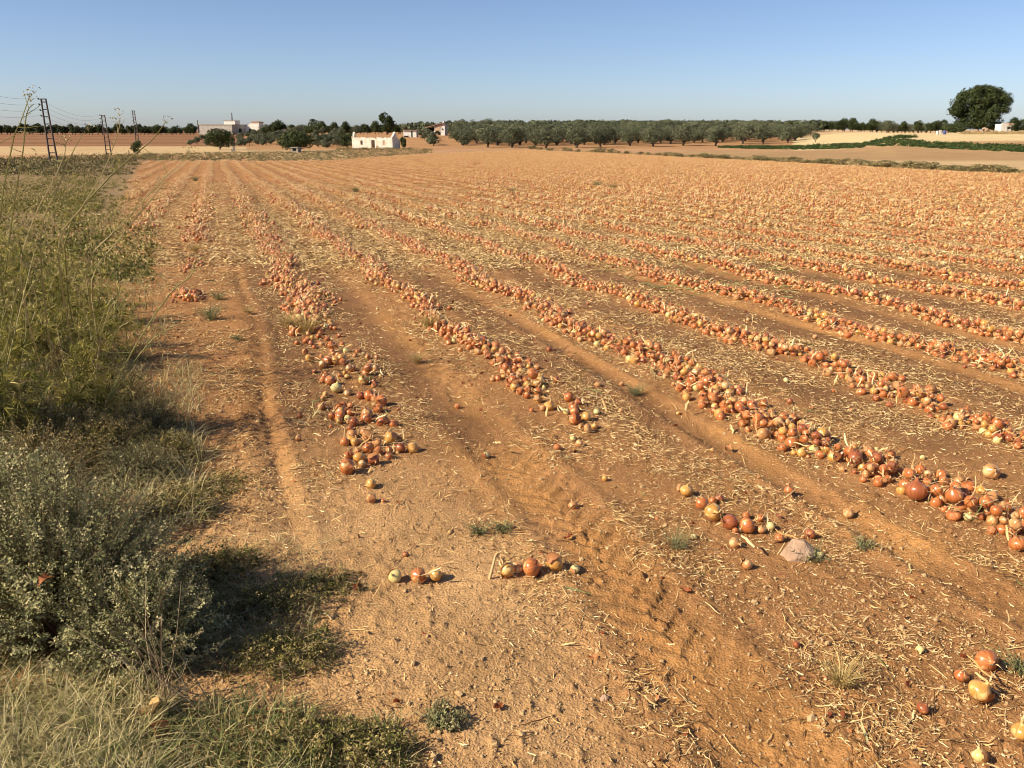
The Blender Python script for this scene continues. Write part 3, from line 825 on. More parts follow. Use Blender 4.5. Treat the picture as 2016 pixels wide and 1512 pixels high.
def warehouse():
    X, Y, z = at(458, 446)
    rz = R(-12)
    t = thing('warehouse', 'long low grey rendered warehouse with white additions on the left skyline', 'warehouse', (X, Y, z - 0.2), rz)
    L, Hh = 19.5, 5.0
    wbox('front_wall', M_GREYW, t, (-L / 2, 0.2, Hh / 2), (L, 0.4, Hh))
    wbox('side_wall', M_GREYW, t, (-0.2, 12.4, Hh / 2), (0.4, 24, Hh))
    wbox('roof', M_TILE, t, (-L / 2, 12.3, Hh + 0.12), (L + 0.5, 25, 0.24))
    wbox('corner_post', M_STEEL, t, (-L + 0.1, -0.15, 4.3), (0.3, 0.25, 6.4))
    wbox('roof_box', M_WHITE, t, (-1.6, 3.2, Hh + 1.14), (6.4, 5, 1.8))
    wbox('roof_box_cap', M_TILE, t, (-1.6, 3.2, Hh + 2.12), (6.8, 5.4, 0.15))
    wbox('doorway', M_VOID, t, (0.03, 8, 1.6), (0.1, 2.6, 3.2)); wbox('doorway', M_VOID, t, (0.03, 18, 1.5), (0.1, 3.0, 3.0))
    wbox('side_annexe', M_GREYW, t, (6.0, 22, 2.0), (9, 6, 4.0)); wbox('side_annexe_roof', M_WHITE, t, (6.0, 22, 4.3), (9.4, 6.4, 0.6))
    X2, Y2, z2 = at(504, 452)
    t2 = thing('white_tower_house', 'tall white house with a low tiled roof at the right of the warehouse', 'house', (X2, Y2, z2 - 0.2), R(-10))
    wbox('wall', M_WHITE, t2, (0.3, 2, 3.0), (4.2, 5, 6.0))
    m = MB(); prism(m, [(-5.6, 0), (-1.82, 0), (-1.82, 6.1), (-3.6, 5.2), (-5.6, 4.0)], 4.6, origin=(0, 2.3, 0)); m.build('side_wing', M_WHITE, t2)
    m = MB(); prism(m, [(-2.1, 6.0), (2.7, 6.0), (2.7, 6.3), (1.6, 6.75), (-1.2, 6.75), (-2.1, 6.35)], 5.4, origin=(0, 2, 0)); m.build('roof', M_TILE, t2)
    wbox('dark_doorway', M_VOID, t2, (-3.0, -0.06, 1.7), (1.5, 0.12, 2.6))
    X3, Y3, z3 = at(558, 398)
    t3 = thing('white_outbuilding', 'tiny white outbuilding at the foot of the round skyline tree', 'shed', (X3, Y3, z3 - 0.1), 0)
    wbox('wall', M_WHITE, t3, (0, 0, 1.2), (2.4, 2.4, 2.4)); wbox('roof', M_TILE, t3, (0, 0, 2.48), (2.7, 2.7, 0.16))
warehouse()

def hut():
    X, Y, z = at(1973, 252)
    t = thing('white_hut', 'small white hut with a dark window and a tiled canopy beside the huge tree', 'hut', (X, Y, z - 0.2), R(4))
    wbox('wall', M_WHITE, t, (-0.62, 0, 1.35), (1.9, 2.8, 2.7))
    wbox('wall', M_WHITE, t, (1.0, 0.1, 1.15), (1.34, 2.6, 2.3))
    wbox('canopy', M_TILE, t, (1.0, -0.4, 2.72), (1.6, 3.4, 0.5)); wbox('eave', M_WHITE, t, (1.0, -1.45, 2.39), (1.5, 1.2, 0.12))
    wbox('window', M_VOID, t, (1.0, -1.22, 1.6), (0.95, 0.08, 0.5))
    wbox('parapet', M_WHITE, t, (-1.1, -1.1, 2.85), (0.5, 0.4, 0.3))
hut()

def odd_bits():
    X, Y, z = at(1859, 236)
    t = thing('blue_barrel', 'dark blue barrel standing at the edge of the pasture left of the huge tree', 'barrel', (X, Y, z))
    m = MB(); tube(m, [[0, 0, 0], [0, 0, 0.15], [0, 0, 0.55], [0, 0, 0.95], [0, 0, 1.1]], np.array([0.36, 0.42, 0.45, 0.42, 0.36]), 12); m.build('drum', M_BLUE, t, True)
    m = MB(); tube(m, [[0, 0, 1.1], [0, 0, 1.16]], np.array([0.37, 0.37]), 12); m.build('lid', M_VOID, t)
    for k, (dx, lab) in enumerate(((-0.9, 'white plastic crate beside the blue barrel, the nearer to it'), (-1.6, 'white sack-like crate at the far left of the blue barrel'))):
        t2 = thing('white_crate', lab, 'crate', (X + dx, Y + 0.6, z), 0.3 * k)
        wbox('body', M_WHITE, t2, (0, 0, 0.55 - 0.1 * k), (0.5, 0.5, 1.1 - 0.2 * k)); wbox('rim', M_WHITE, t2, (0, 0, 1.13 - 0.2 * k), (0.56, 0.56, 0.08))
    # rubble wall by the hut
    X, Y, z = at(1936, 246)
    t = thing('rubble_wall', 'low broken rubble wall between the huge tree and the white hut', 'wall', (X, Y, z))
    for k in range(40):
        px = rng.uniform(-4.2, 4.2)
        hgt = 0.9 + 0.6 * math.exp(-((px - 0.2) / 1.0) ** 2)
        d = rng.uniform(0.3, 0.7, 3)
        m = MB(); box(m, (px, rng.normal() * 0.15, rng.uniform(0.1, hgt)), d, rng.uniform(0, 3)); m.build('stone', M_RUBBLE, t)
    # well house under the fig
    X, Y, z = at(583, 168)
    t = thing('well_house', 'small concrete well house with a dark opening in front of the broad fig', 'well house', (X, Y, z - 0.05), R(-18))
    t.scale = (0.85, 0.85, 0.85)
    wbox('wall', M_CONC, t, (-0.72, 0, 0.55), (0.5, 1.4, 1.1)); wbox('wall', M_CONC, t, (0.72, 0, 0.55), (0.5, 1.4, 1.1))
    wbox('sill', M_CONC, t, (0, 0, 0.2), (0.94, 1.4, 0.4)); wbox('roof_slab', M_CONC, t, (0, -0.05, 1.2), (2.15, 1.7, 0.2)); wbox('opening', M_VOID, t, (0, 0.45, 0.75), (0.94, 0.3, 0.7))
    X, Y, z = at(461, 182)
    t = thing('marker_post', 'pale stone marker post in the weeds right of the dark green tree', 'post', (X, Y, z))
    wbox('shaft', M_CONC, t, (0, 0, 0.5), (0.42, 0.35, 1.0)); wbox('cap', M_CONC, t, (0, 0, 1.04), (0.5, 0.42, 0.1)); wbox('shaft', M_CONC, t, (-0.45, 0.1, 0.25), (0.3, 0.3, 0.5))
odd_bits()

# ------------------------------------------------------------------ pylons and wires
def pylon(px, Y, top, wb, wt, label, braced=False, rungs=9, side=-1):
    X, Y, z = at(px, Y)
    Hh = h_at(top, X, Y) - z
    t = thing('lattice_pylon', label, 'pylon', (X, Y, z), R(3))
    tops = []
    for s_ in (-1, 1):
        m = MB(); tube(m, [[s_ * wb / 2 + 0.05, 0, -0.3], [s_ * wt / 2, 0, Hh]], [wb * 0.125, wb * 0.105], 4); m.build('leg', M_STEEL, t)
    for i in range(rungs):
        f = (i + 0.6) / rungs
        hw = (wb * (1 - f) + wt * f) / 2
        m = MB(); box(m, (0.05 * (1 - f), 0, f * Hh), (2 * hw, 0.06, 0.10)); m.build('rung', M_STEEL, t)
        if braced and i < rungs - 1:
            f2 = (i + 1.6) / rungs; hw2 = (wb * (1 - f2) + wt * f2) / 2; sg = 1 if i % 2 else -1
            m = MB(); tube(m, [[-sg * hw, 0, f * Hh], [sg * hw2, 0, f2 * Hh]], 0.035, 4); m.build('brace', M_STEEL, t)
    m = MB(); box(m, (0, 0, Hh), (wt + 0.12, 0.12, 0.1)); m.build('head', M_STEEL, t)
    for i in range(4):
        zz = Hh * (0.995 - i * 0.085)
        m = MB(); tube(m, [[-wt / 2, 0, zz], [-wt / 2 - 0.3, 0, zz]], 0.025, 4); b = m.build('bracket', M_STEEL, t)
        m = MB(); tube(m, [[-wt / 2 - 0.28, 0, zz - 0.02], [-wt / 2 - 0.28, 0, zz + 0.06], [-wt / 2 - 0.28, 0, zz + 0.16]], np.array([0.07, 0.1, 0.05]), 8); m.build('insulator', M_INS, b, True)
        tops.append(np.array([X - wt / 2 - 0.28, Y, z + zz + 0.14]))
    return tops
t1 = pylon(106, 88, 195, 0.78, 0.46, 'tallest dark lattice pylon, nearest on the left horizon')
t2 = pylon(214, 138, 227, 0.80, 0.50, 'middle lattice pylon in the row leading to the warehouse', False, 10)
t3 = pylon(272, 235, 218, 0.9, 0.55, 'farthest cross-braced lattice pylon above the small round tree', True, 14)
X, Y, z = at(460, 455)
tm = thing('roof_mast', 'thin lattice mast rising behind the white box on the warehouse roof', 'mast', (X, Y, z))
hm = h_at(222, X, Y) - z
for sx, sy in ((-.25, -.25), (.25, -.25), (0, .3)):
    m = MB(); tube(m, [[sx * 1.3, sy * 1.3, 0], [sx * 0.8, sy * 0.8, hm]], 0.1, 4); m.build('leg', M_STEEL, tm)
for i in range(18):
    m = MB(); box(m, (0, 0, hm * (i + 0.5) / 18), (0.6, 0.5, 0.09)); m.build('rung', M_STEEL, tm)
left_far = [np.array([at(-130, 52)[0], 52.0, a[2] + 0.6]) for a in t1]
def wire(A, B, sag, label, grp):
    tt = np.linspace(0, 1, 25)
    P = A[None] * (1 - tt)[:, None] + B[None] * tt[:, None]
    P[:, 2] -= sag * 4 * tt * (1 - tt)
    m = MB(); tube(m, P, 0.009, 4)
    tag(m.build('power_line', M_WIRE), label, 'power line', grp)
for i in range(4):
    o_ = ['topmost', 'second', 'third', 'lowest'][i]
    wire(left_far[i], t1[i], 0.7, f'{o_} of four thin wires running left from the tallest pylon', 'wires')
    wire(t1[i], t2[i], 0.9, f'{o_} of four thin wires between the tallest and the middle pylon', 'wires')
    wire(t2[i], t3[i], 1.2, f'{o_} of four thin wires between the middle and the farthest pylon', 'wires')

# ------------------------------------------------------------------ crops, verge bushes and far weeds
def scatter_leaves(name, pts, hts, n_per, size, mat, label, cat, flat=1.0, lo=0.25, hi=0.8):
    mb = MB()
    n = len(pts) * n_per
    k = np.repeat(np.arange(len(pts)), n_per)
    d = rdir(n); d[:, 2] = np.abs(d[:, 2])
    C = pts[k] + d * hts[k][:, None] * np.array([0.9 * flat, 0.9 * flat, 1.0]) * rng.uniform(0.3, 1.05, (n, 1))
    sz = size * rng.uniform(0.6, 1.4, n)
    rn = np.clip(rng.uniform(lo, hi, len(pts))[k] + rng.normal(0, 0.12, n), 0, 1)
    leaves(mb, C, nrm(np.cross(d, rdir(n)) + [0, 0, 0.6]), nrm(d + 0.5 * rdir(n)), sz, sz * 0.5, rn)
    return tag(mb.build(name, mat), label, cat, kind='stuff')

def poly_pts(pxs, Y0, Y1, n):
    """random ground points between two distance curves over a pixel span"""
    px = rng.uniform(pxs[0], pxs[-1], n)
    f = rng.random(n)
    yy = np.interp(px, pxs, Y0) * (1 - f) + np.interp(px, pxs, Y1) * f
    x = (px - 1008) / FPX * (yy * CP + 4.5 * SP)
    return np.stack([x, yy, ground_z(x, yy)], 1)
P = poly_pts([1415, 1500, 1600, 1705], [216, 203, 196, 186], [222, 232, 230, 214], 700)
scatter_leaves('crop_strip', P, rng.uniform(0.3, 0.55, len(P)), 14, 0.42, M_CROP, 'long low strip of dark green crop in front of the olive grove', 'crop', 1.6)
P = poly_pts([1700, 1740, 1850, 2016, 2120], [198, 180, 162, 146, 140], [206, 212, 186, 172, 166], 900)
scatter_leaves('crop_bed', P, rng.uniform(0.3, 0.6, len(P)), 14, 0.4, M_CROP, 'dark green vegetable plot reaching the right edge below the pasture', 'crop', 1.6)
P = poly_pts([1712, 1760, 1800], [206, 210, 214], [214, 220, 218], 90)
scatter_leaves('tall_crop', P, rng.uniform(0.5, 0.9, len(P)), 16, 0.45, M_CROP, 'taller leafy green rows at the back of the vegetable plot', 'crop', 1.0)

# verge bushes along the right margin of the field
vb = []
for k in range(4):
    t = thing('verge_bush', 'bush', 'bush')
    m = MB()
    for q in range(9):
        a = rng.uniform(0, 6.28)
        tube(m, [[0, 0, 0], [math.cos(a) * 0.25, math.sin(a) * 0.25, 0.35], [math.cos(a) * 0.5, math.sin(a) * 0.5, 0.75]], [0.02, 0.015, 0.006], 4)
    m.build('stems', M_TWIG, t)
    link('foliage', crown(1.0, 0.9, 0.55, 0.5, 800, 0.16, 8, M_VERGE, 0.6, 'foliage'), t)
    vb.append(t)
edge_px = [1045, 1150, 1250, 1375, 1500, 1620, 1750, 1880, 2016, 2100]
edge_Y = [203, 172, 148, 121, 103, 88, 75, 66, 59, 55]
for k, px in enumerate(np.concatenate([np.linspace(1050, 1330, 16), np.linspace(1345, 1990, 38)])):
    Y = float(np.interp(px, edge_px, edge_Y)) * rng.uniform(1.0, 1.035)
    X, Y, z = at(px + rng.uniform(-6, 6), Y)
    sc = rng.uniform(0.55, 1.15)
    lab = 'olive-brown bush in the weedy margin below the olive grove' if px < 1335 else 'grey-green bush in the weedy margin along the right of the field'
    plant(vb[int(rng.integers(4))], (X, Y, z - 0.05), rng.uniform(0, 6.28), (sc * 1.25, sc * 1.25, sc * (0.6 if px > 1335 else 0.85)), lab, 'margin bushes below the grove' if px < 1335 else 'margin bushes at the right')
P = poly_pts(edge_px, edge_Y, [y * 1.07 for y in edge_Y], 900)
scatter_leaves('margin_weeds', P, rng.uniform(0.15, 0.4, len(P)), 16, 0.15, M_VERGE, 'low dry weeds filling the margin along the right of the field', 'weeds', 1.5, 0.35, 1.0)
P = poly_pts([300, 400, 520, 650, 700, 800, 850], [104, 103, 102, 103, 110, 140, 160], [150, 165, 172, 190, 200, 212, 212], 1900)
scatter_leaves('headland_weeds', P, np.exp(rng.normal(-1.75, 0.45, len(P))), 14, 0.2, M_VERGE, 'low olive-brown weeds across the far headland before the ruined house', 'weeds', 2.2, 0.25, 1.0)
P = poly_pts([-60, 60, 180, 260, 300], [52, 58, 70, 95, 118], [105, 120, 135, 140, 146], 800)
scatter_leaves('roadside_scrub', P, np.exp(rng.normal(-1.0, 0.5, len(P))), 22, 0.2, M_VERGE, 'scrubby green and brown growth along the left margin of the field', 'scrub', 1.4, 0.1, 0.7)
P = poly_pts([660, 700, 780, 810], [200, 204, 204, 206], [206, 210, 210, 211], 160)
scatter_leaves('ruin_weeds', P, rng.uniform(0.3, 0.7, len(P)), 18, 0.25, M_VERGE, 'weeds growing along the foot of the ruined front wall', 'weeds', 1.4, 0.1, 0.6)
P = poly_pts([1890, 1940, 2016, 2060], [236, 234, 232, 232], [246, 244, 243, 243], 500)
scatter_leaves('dry_bank_weeds', P, rng.uniform(0.4, 0.9, len(P)), 14, 0.3, M_VERGE, 'dry brown weeds on the bank below the white hut', 'weeds', 1.4, 0.7, 1.0)

# ------------------------------------------------------------------ onions
PROF = [(0.05, -0.90), (0.30, -0.86), (0.66, -0.64), (0.91, -0.28), (1.0, 0.04), (0.94, 0.36), (0.74, 0.63), (0.45, 0.83), (0.24, 0.97), (0.15, 1.12), (0.12, 1.32), (0.02, 1.36)]
def bulb_mesh(name, mat, seg=16, flat=1.0, neck=1.0, seed=0, prof=PROF):
    r_ = np.random.default_rng(seed)
    n = len(prof)
    me = bpy.data.meshes.new(name)
    V = []
    ph = r_.uniform(0, 6.28, 3)
    for i, (r, z) in enumerate(prof):
        z = z * flat if z < 0.97 else 0.97 * flat + (z - 0.97) * neck
        for j in range(seg):
            a = j * 2 * math.pi / seg
            k = 1 + 0.035 * math.sin(2 * a + ph[0]) + 0.02 * math.sin(3 * a + ph[1]) * (1 - abs(z))
            tw = 0.05 * max(0, z - 0.9)
            V.append((r * k * math.cos(a) + tw, r * k * math.sin(a) + tw * math.sin(ph[2]), z))
    F, UV = [], []
    for i in range(n - 1):
        for j in range(seg):
            j2 = (j + 1) % seg
            F.append((i * seg + j, i * seg + j2, (i + 1) * seg + j2, (i + 1) * seg + j))
            UV += [(j / seg, i / (n - 1)), ((j + 1) / seg, i / (n - 1)), ((j + 1) / seg, (i + 1) / (n - 1)), (j / seg, (i + 1) / (n - 1))]
    me.from_pydata(V, [], F)
    uv = me.uv_layers.new(name='UVMap')
    uv.data.foreach_set('uv', np.array(UV).ravel())
    at_ = me.attributes.new('rnd', 'FLOAT', 'POINT'); at_.data.foreach_set('value', np.full(len(V), (seed * 0.37) % 1, np.float32))
    me.polygons.foreach_set('use_smooth', np.ones(len(F), bool))
    me.materials.append(mat)
    me.update()
    return me

KINDS = ['copper', 'golden', 'russet', 'tan', 'pale']
BULB = {k: [bulb_mesh(k + '_bulb', M_ON[k], 18, fl, nk, 3 * i + q) for q, (fl, nk) in enumerate(((0.92, 1.0), (1.04, 1.6), (0.82, 0.5)))] for i, k in enumerate(KINDS)}

def neck_mesh(seed):
    """withered leaves twisting out of the neck"""
    r_ = np.random.default_rng(seed); mb = MB()
    for q in range(int(r_.integers(2, 4))):
        L = r_.uniform(0.9, 2.4); m = 7
        t_ = np.linspace(0, 1, m)
        a = r_.uniform(0, 6.28); cu = r_.uniform(0.4, 1.3)
        P = np.stack([np.cos(a) * L * t_ ** 1.6 * cu + 0.08 * np.sin(t_ * 7 + a), np.sin(a) * L * t_ ** 1.6 * cu + 0.08 * np.cos(t_ * 6), 1.0 + L * (t_ - 0.45 * t_ ** 2)], 1)
        wd = (0.22 * (1 - t_ * 0.75))
        tw = a + t_ * r_.uniform(1, 4)
        W = np.stack([np.cos(tw), np.sin(tw), 0.3 * np.sin(tw * 2)], 1)
        ribbons(mb, P[None], nrm(W)[None], wd[None], np.array([r_.random()]))
    return mb.mesh('neck', M_NECK)
def root_mesh(seed):
    r_ = np.random.default_rng(seed); n = 12; m = 4
    t_ = np.linspace(0, 1, m)[None, :]
    a = r_.uniform(0, 6.28, (n, 1)); L = r_.uniform(0.35, 0.9, (n, 1)); sp = r_.uniform(0.3, 1, (n, 1))
    P = np.stack([np.cos(a) * (0.08 + L * sp * t_), np.sin(a) * (0.08 + L * sp * t_) + 0.08 * np.sin(t_ * 5 + a), -0.86 - L * 0.6 * (t_ - 0.3 * t_ ** 2)], -1)
    mb = MB(); ribbons(mb, P, np.stack([-np.sin(a[:, 0]), np.cos(a[:, 0]), a[:, 0] * 0 + .3], 1), np.full((n, m), 0.05), r_.random(n))
    return mb.mesh('roots', M_ROOT)
def skin_mesh(seed):
    """a loose papery scale standing off the bulb"""
    r_ = np.random.default_rng(seed); mb = MB()
    a0 = r_.uniform(0, 6.28); da = r_.uniform(0.8, 1.8)
    nu, nv = 7, 6
    V = []
    for i in range(nv):
        z = -0.75 + 1.5 * i / (nv - 1) + 0.1 * r_.normal()
        rr_ = math.sqrt(max(0.05, 1 - (z * 0.95) ** 2)) * (1.05 + 0.10 * (i / nv))
        for j in range(nu):
            e = abs(j / (nu - 1) - 0.5) * 2
            a = a0 + da * (j / (nu - 1) - 0.5) * (1 + 0.2 * r_.normal())
            q = rr_ * (1 + 0.14 * e ** 3)
            V.append((q * math.cos(a), q * math.sin(a), z))
    F = [(i * nu + j, i * nu + j + 1, (i + 1) * nu + j + 1, (i + 1) * nu + j) for i in range(nv - 1) for j in range(nu - 1)]
    mb.add(V, F, r_.uniform(0.2, 0.9))
    return mb.mesh('loose_skin', M_SKIN, True)
NECKS = [neck_mesh(i) for i in range(6)]
ROOTS = [root_mesh(i) for i in range(4)]
SKINS = [skin_mesh(i) for i in range(5)]

ONI = []     # every onion near by: x, y, z, r, kind, tilt, spin, roll, row tag
def px_size(x, y): return FPX / (y * CP + 1.6 * SP)

hero = [  # px, py of the bulb's centre, width in px, kind, place
    (778, 1130, 28, 'pale', 'T0'), (823, 1128, 32, 'copper', 'T1'), (857, 1126, 29, 'golden', 'T2'),
    (1000, 1117, 33, 'golden', 'Q0'), (1019, 1112, 25, 'tan', 'Q1'), (1046, 1112, 41, 'copper', 'Q2'), (1091, 1108, 37, 'golden', 'Q3'), (1132, 1116, 20, 'pale', 'Q4'),
    (1352, 961, 27, 'golden', 'B0'), (1338, 956, 15, 'tan', 'B0b'), (1383, 986, 28, 'copper', 'B1'), (1404, 1002, 38, 'golden', 'B2'), (1417, 976, 19, 'russet', 'B'), (1403, 981, 17, 'copper', 'B'),
    (1438, 1021, 33, 'russet', 'B3'), (1471, 1028, 34, 'copper', 'B4'), (1470, 1009, 17, 'copper', 'B'), (1498, 1014, 17, 'copper', 'B'), (1499, 1036, 18, 'tan', 'B'), (1517, 1029, 19, 'pale', 'B5'), (1535, 1052, 19, 'copper', 'B6'), (1448, 1038, 13, 'copper', 'B'),
    (1614, 1086, 16, 'pale', 'P0'),
    (1943, 1294, 45, 'copper', 'R0'), (1893, 1324, 27, 'copper', 'R1'), (1930, 1353, 46, 'golden', 'R2'), (2014, 1432, 42, 'golden', 'R3'), (1818, 1388, 25, 'russet', 'R4'), (1930, 1480, 30, 'pale', 'R5'), (1812, 1273, 18, 'pale', 'R6'), (1568, 1264, 16, 'russet', 'R7'),
    (957, 890, 14, 'pale', 'L0'), (1952, 925, 33, 'tan', 'C0'), (1805, 962, 45, 'russet', 'C1'), (2004, 1068, 34, 'copper', 'C2'), (885, 606, 11, 'copper', 'L1'), (222, 596, 14, 'russet', 'L2'),
    (590, 815, 12, 'russet', 'L3'), (587, 860, 13, 'tan', 'L4'),
]
A_list = [(683, 913, 34, 'copper'), (687, 891, 18, 'copper'), (707, 896, 25, 'golden'), (712, 908, 18, 'tan'), (735, 899, 25, 'russet'), (716, 847, 18, 'tan'), (723, 855, 22, 'copper'), (742, 867, 22, 'tan'), (724, 877, 23, 'copper'), (745, 883, 21, 'copper'), (765, 882, 19, 'copper'), (769, 859, 26, 'golden'), (789, 877, 22, 'russet'), (678, 866, 19, 'copper'), (698, 866, 18, 'golden'), (730, 946, 24, 'golden'), (731, 975, 21, 'tan'), (754, 980, 10, 'copper'),
          (653, 816, 17, 'copper'), (669, 815, 24, 'copper'), (667, 825, 17, 'golden'), (684, 820, 15, 'pale'), (697, 827, 21, 'russet'), (633, 796, 17, 'copper'), (709, 775, 17, 'russet'), (727, 775, 23, 'copper'), (738, 781, 18, 'copper'), (751, 785, 25, 'copper'), (745, 800, 19, 'copper'), (637, 744, 17, 'copper'), (650, 746, 23, 'copper'), (662, 760, 24, 'pale'), (715, 746, 20, 'golden'), (619, 728, 12, 'russet'), (609, 703, 19, 'golden'), (635, 715, 19, 'tan'), (646, 707, 22, 'copper'), (661, 708, 20, 'golden'), (673, 703, 20, 'golden'), (600, 690, 14, 'tan'), (690, 795, 15, 'copper'), (640, 772, 15, 'golden')]
B_list = [(1131, 822, 23, 'copper'), (1154, 817, 22, 'golden'), (1130, 799, 21, 'copper'), (1131, 808, 19, 'copper'), (1138, 790, 17, 'russet'), (1120, 781, 20, 'copper'), (1115, 808, 13, 'pale'), (1157, 839, 21, 'tan'), (1144, 837, 16, 'tan'), (1170, 835, 14, 'golden'), (1175, 808, 14, 'pale'), (1081, 797, 22, 'golden'), (1069, 801, 14, 'tan'), (1059, 784, 19, 'golden'), (1059, 770, 20, 'copper'), (1037, 777, 16, 'copper'), (1038, 767, 17, 'copper'), (1038, 757, 18, 'golden'), (1057, 755, 19, 'tan'), (1071, 762, 10, 'pale'), (1013, 760, 22, 'golden'), (1023, 769, 16, 'copper'), (1004, 749, 17, 'russet')]
for px, py, wpx, kd, pl in hero + [(*q, 'A') for q in A_list] + [(*q, 'Bh') for q in B_list]:
    r = 0.035
    for _ in range(3):
        x, y = gp(px, py, r * 0.85)
        r = wpx / 2 / px_size(x, y) * 0.98
    ONI.append([x, y, z_at(x, y) + r * 0.82, r, kd, pl])
n_hero = len(ONI)

from collections import defaultdict
grid = defaultdict(list)
def gkey(x, y): return int(math.floor(x / 0.12)), int(math.floor(y / 0.12))
for q in ONI: grid[gkey(q[0], q[1])].append(q)
def free(x, y, r, f, layer_z=None):
    gx, gy = gkey(x, y)
    for i in (-1, 0, 1):
        for j in (-1, 0, 1):
            for q in grid[(gx + i, gy + j)]:
                if layer_z is not None and abs(q[2] - layer_z) > 0.03: continue
                if (q[0] - x) ** 2 + (q[1] - y) ** 2 < ((q[3] + r) * f) ** 2: return False
    return True
def row_density(k, s, y):
    """how full windrow k is at run s (0..1.2)"""
    v = 0.5 + 1.0 * vn(s * 1.1, k * 7.3, 61)
    if k == -2: return 0.35 * v if y > 17 else 0
    if k == -1: return 0.4 * v if y > 20 else 0
    if k == 0:
        if 9.6 < y < 10.15: return 1.0
        if 12.0 < y < 13.6: return 0.2
        return v * 0.95 if y > 16.2 else 0
    if k == 1:
        if y < 7.0: return 0.16 if y > 4.5 else 0
        if y < 8.2: return 0.3
        return v * (1.15 if y < 10.5 else 0.95)
    if k == 2: return 0 if y < 6.05 else v
    if k == 3: return v * (1.0 if y > 3.55 else 0.8)
    return v
def pick_kind():
    return random.choices(KINDS, (0.60, 0.12, 0.10, 0.16, 0.02))[0]
NEAR = 19.0
for k in range(-2, 19):
    off = -0.5 + 1.29 * k + (0.06 if k == 1 else 0)
    for s10 in range(int(0.5 / 0.1), 320):
        s = s10 * 0.1
        x0, y0 = row_pt(off, s)
        if y0 < 2.2 or y0 > NEAR or abs(x0) > 0.68 * y0 + 1.2: continue
        wob = 0.09 * math.sin(s * 1.9 + k) + 0.07 * (vn(s * 2.3, k * 1.7, 5) - 0.5)
        dens = row_density(k, s, y0)
        wid = 0.09 * (0.75 + 0.6 * vn(s * 0.9, k * 3.1, 15)) * (1.35 if k in (0, 1) and y0 > 8 else 1.0) * (0.75 if k == 0 and y0 < 14 else 1.0)
        for q in range(int(rng.poisson(12.5 * dens))):
            r = float(np.clip(rng.normal(0.029, 0.007), 0.014, 0.046))
            t_ = float(np.clip(rng.normal() * wid, -2.2 * wid, 2.2 * wid))
            x, y = row_pt(off + wob + t_, s + rng.uniform(-0.06, 0.06))
            zz = z_at(x, y) + r * 0.58
            if free(x, y, r, 0.86):
                o_ = [x, y, zz, r, pick_kind(), k]; ONI.append(o_); grid[gkey(x, y)].append(o_)
            elif abs(t_) < wid * 1.1 and rng.random() < 0.6 * dens:
                z2 = zz + 0.047
                if free(x, y, r, 0.9, z2):
                    o_ = [x, y, z2, r, pick_kind(), k]; ONI.append(o_); grid[gkey(x, y)].append(o_)
    # strays
for _ in range(70):
    y = math.exp(rng.uniform(math.log(3.2), math.log(16))); x = rng.uniform(-0.35, 0.65) * y
    if off_of(x, y) < 0.5: continue
    r = rng.uniform(0.012, 0.028)
    if free(x, y, r, 1.0): ONI.append([x, y, z_at(x, y) + r * 0.75, r, random.choice(('russet', 'copper', 'russet', 'copper', 'tan', 'golden', 'pale')), 'stray'])

def visible(q):
    za = q[1] * CP + (CAMH - q[2]) * SP
    u = 1008 + q[0] / za * FPX
    v = 756 - ((q[2] - CAMH) * CP + q[1] * SP) / za * FPX
    return -15 < u < 2031 and v < 1527, 2 * q[3] / za * FPX, u, v
vis = []
for i, q in enumerate(ONI):
    ok, d, u, v = visible(q)
    if ok: vis.append((d if i >= n_hero else d + 100, i, u, v, d))
vis.sort(reverse=True)
single_ids = {i: (u, v, d) for _, i, u, v, d in vis[:300]}

HL = {'T0': 'pale yellow onion at the left end of the short line of three', 'T1': 'copper onion in the middle of the short line of three', 'T2': 'golden onion at the right end of the short line of three',
      'Q0': 'golden brown onion at the left end of the tight line of four near the centre', 'Q1': 'small tan onion tucked behind the left end of the tight line near the centre', 'Q2': 'largest copper onion in the tight line near the centre', 'Q3': 'golden onion with peeling skin at the right of the tight line near the centre', 'Q4': 'small pale split onion lying at the right tip of the tight line near the centre',
      'B0': 'golden onion at the upper left end of the loose line leading to the stone', 'B0b': 'tiny tan onion behind the upper left end of the line leading to the stone', 'B1': 'copper onion second from the top in the line leading to the stone', 'B2': 'big golden onion with torn skin in the line leading to the stone', 'B3': 'dark russet onion with a long neck beside the largest copper one before the stone', 'B4': 'largest round copper onion in the line leading to the stone', 'B5': 'pale greenish onion near the lower end of the line leading to the stone', 'B6': 'small copper onion lying closest to the stone on its left',
      'P0': 'pale green onion touching the right side of the grey stone', 'R0': 'upper large copper onion in the bottom right corner', 'R1': 'small copper onion between the two large ones at bottom right', 'R2': 'large golden onion lowest of the three at bottom right', 'R3': 'golden onion cut by the right edge at bottom right', 'R4': 'small russet onion lying alone in straw at bottom right', 'R5': 'pale peeled onion at the bottom edge near the right corner', 'R6': 'tiny pale onion bulb above the bottom right group', 'R7': 'tiny russet onion alone on bare soil right of the tread track',
      'L0': 'single pale green onion on bare soil between the first two windrows', 'L1': 'single copper onion alone between windrows in the middle distance', 'L2': 'single russet onion lying near the fennel on the left', 'L3': 'tiny russet onion in the bush shadow left of the first heap', 'L4': 'tiny tan onion below the bush shadow left of the first heap',
      'C0': 'tan onion lying alone above the long windrow near the right edge', 'C1': 'largest dark russet onion in front of the long windrow', 'C2': 'copper onion at the lower right end of the long windrow'}
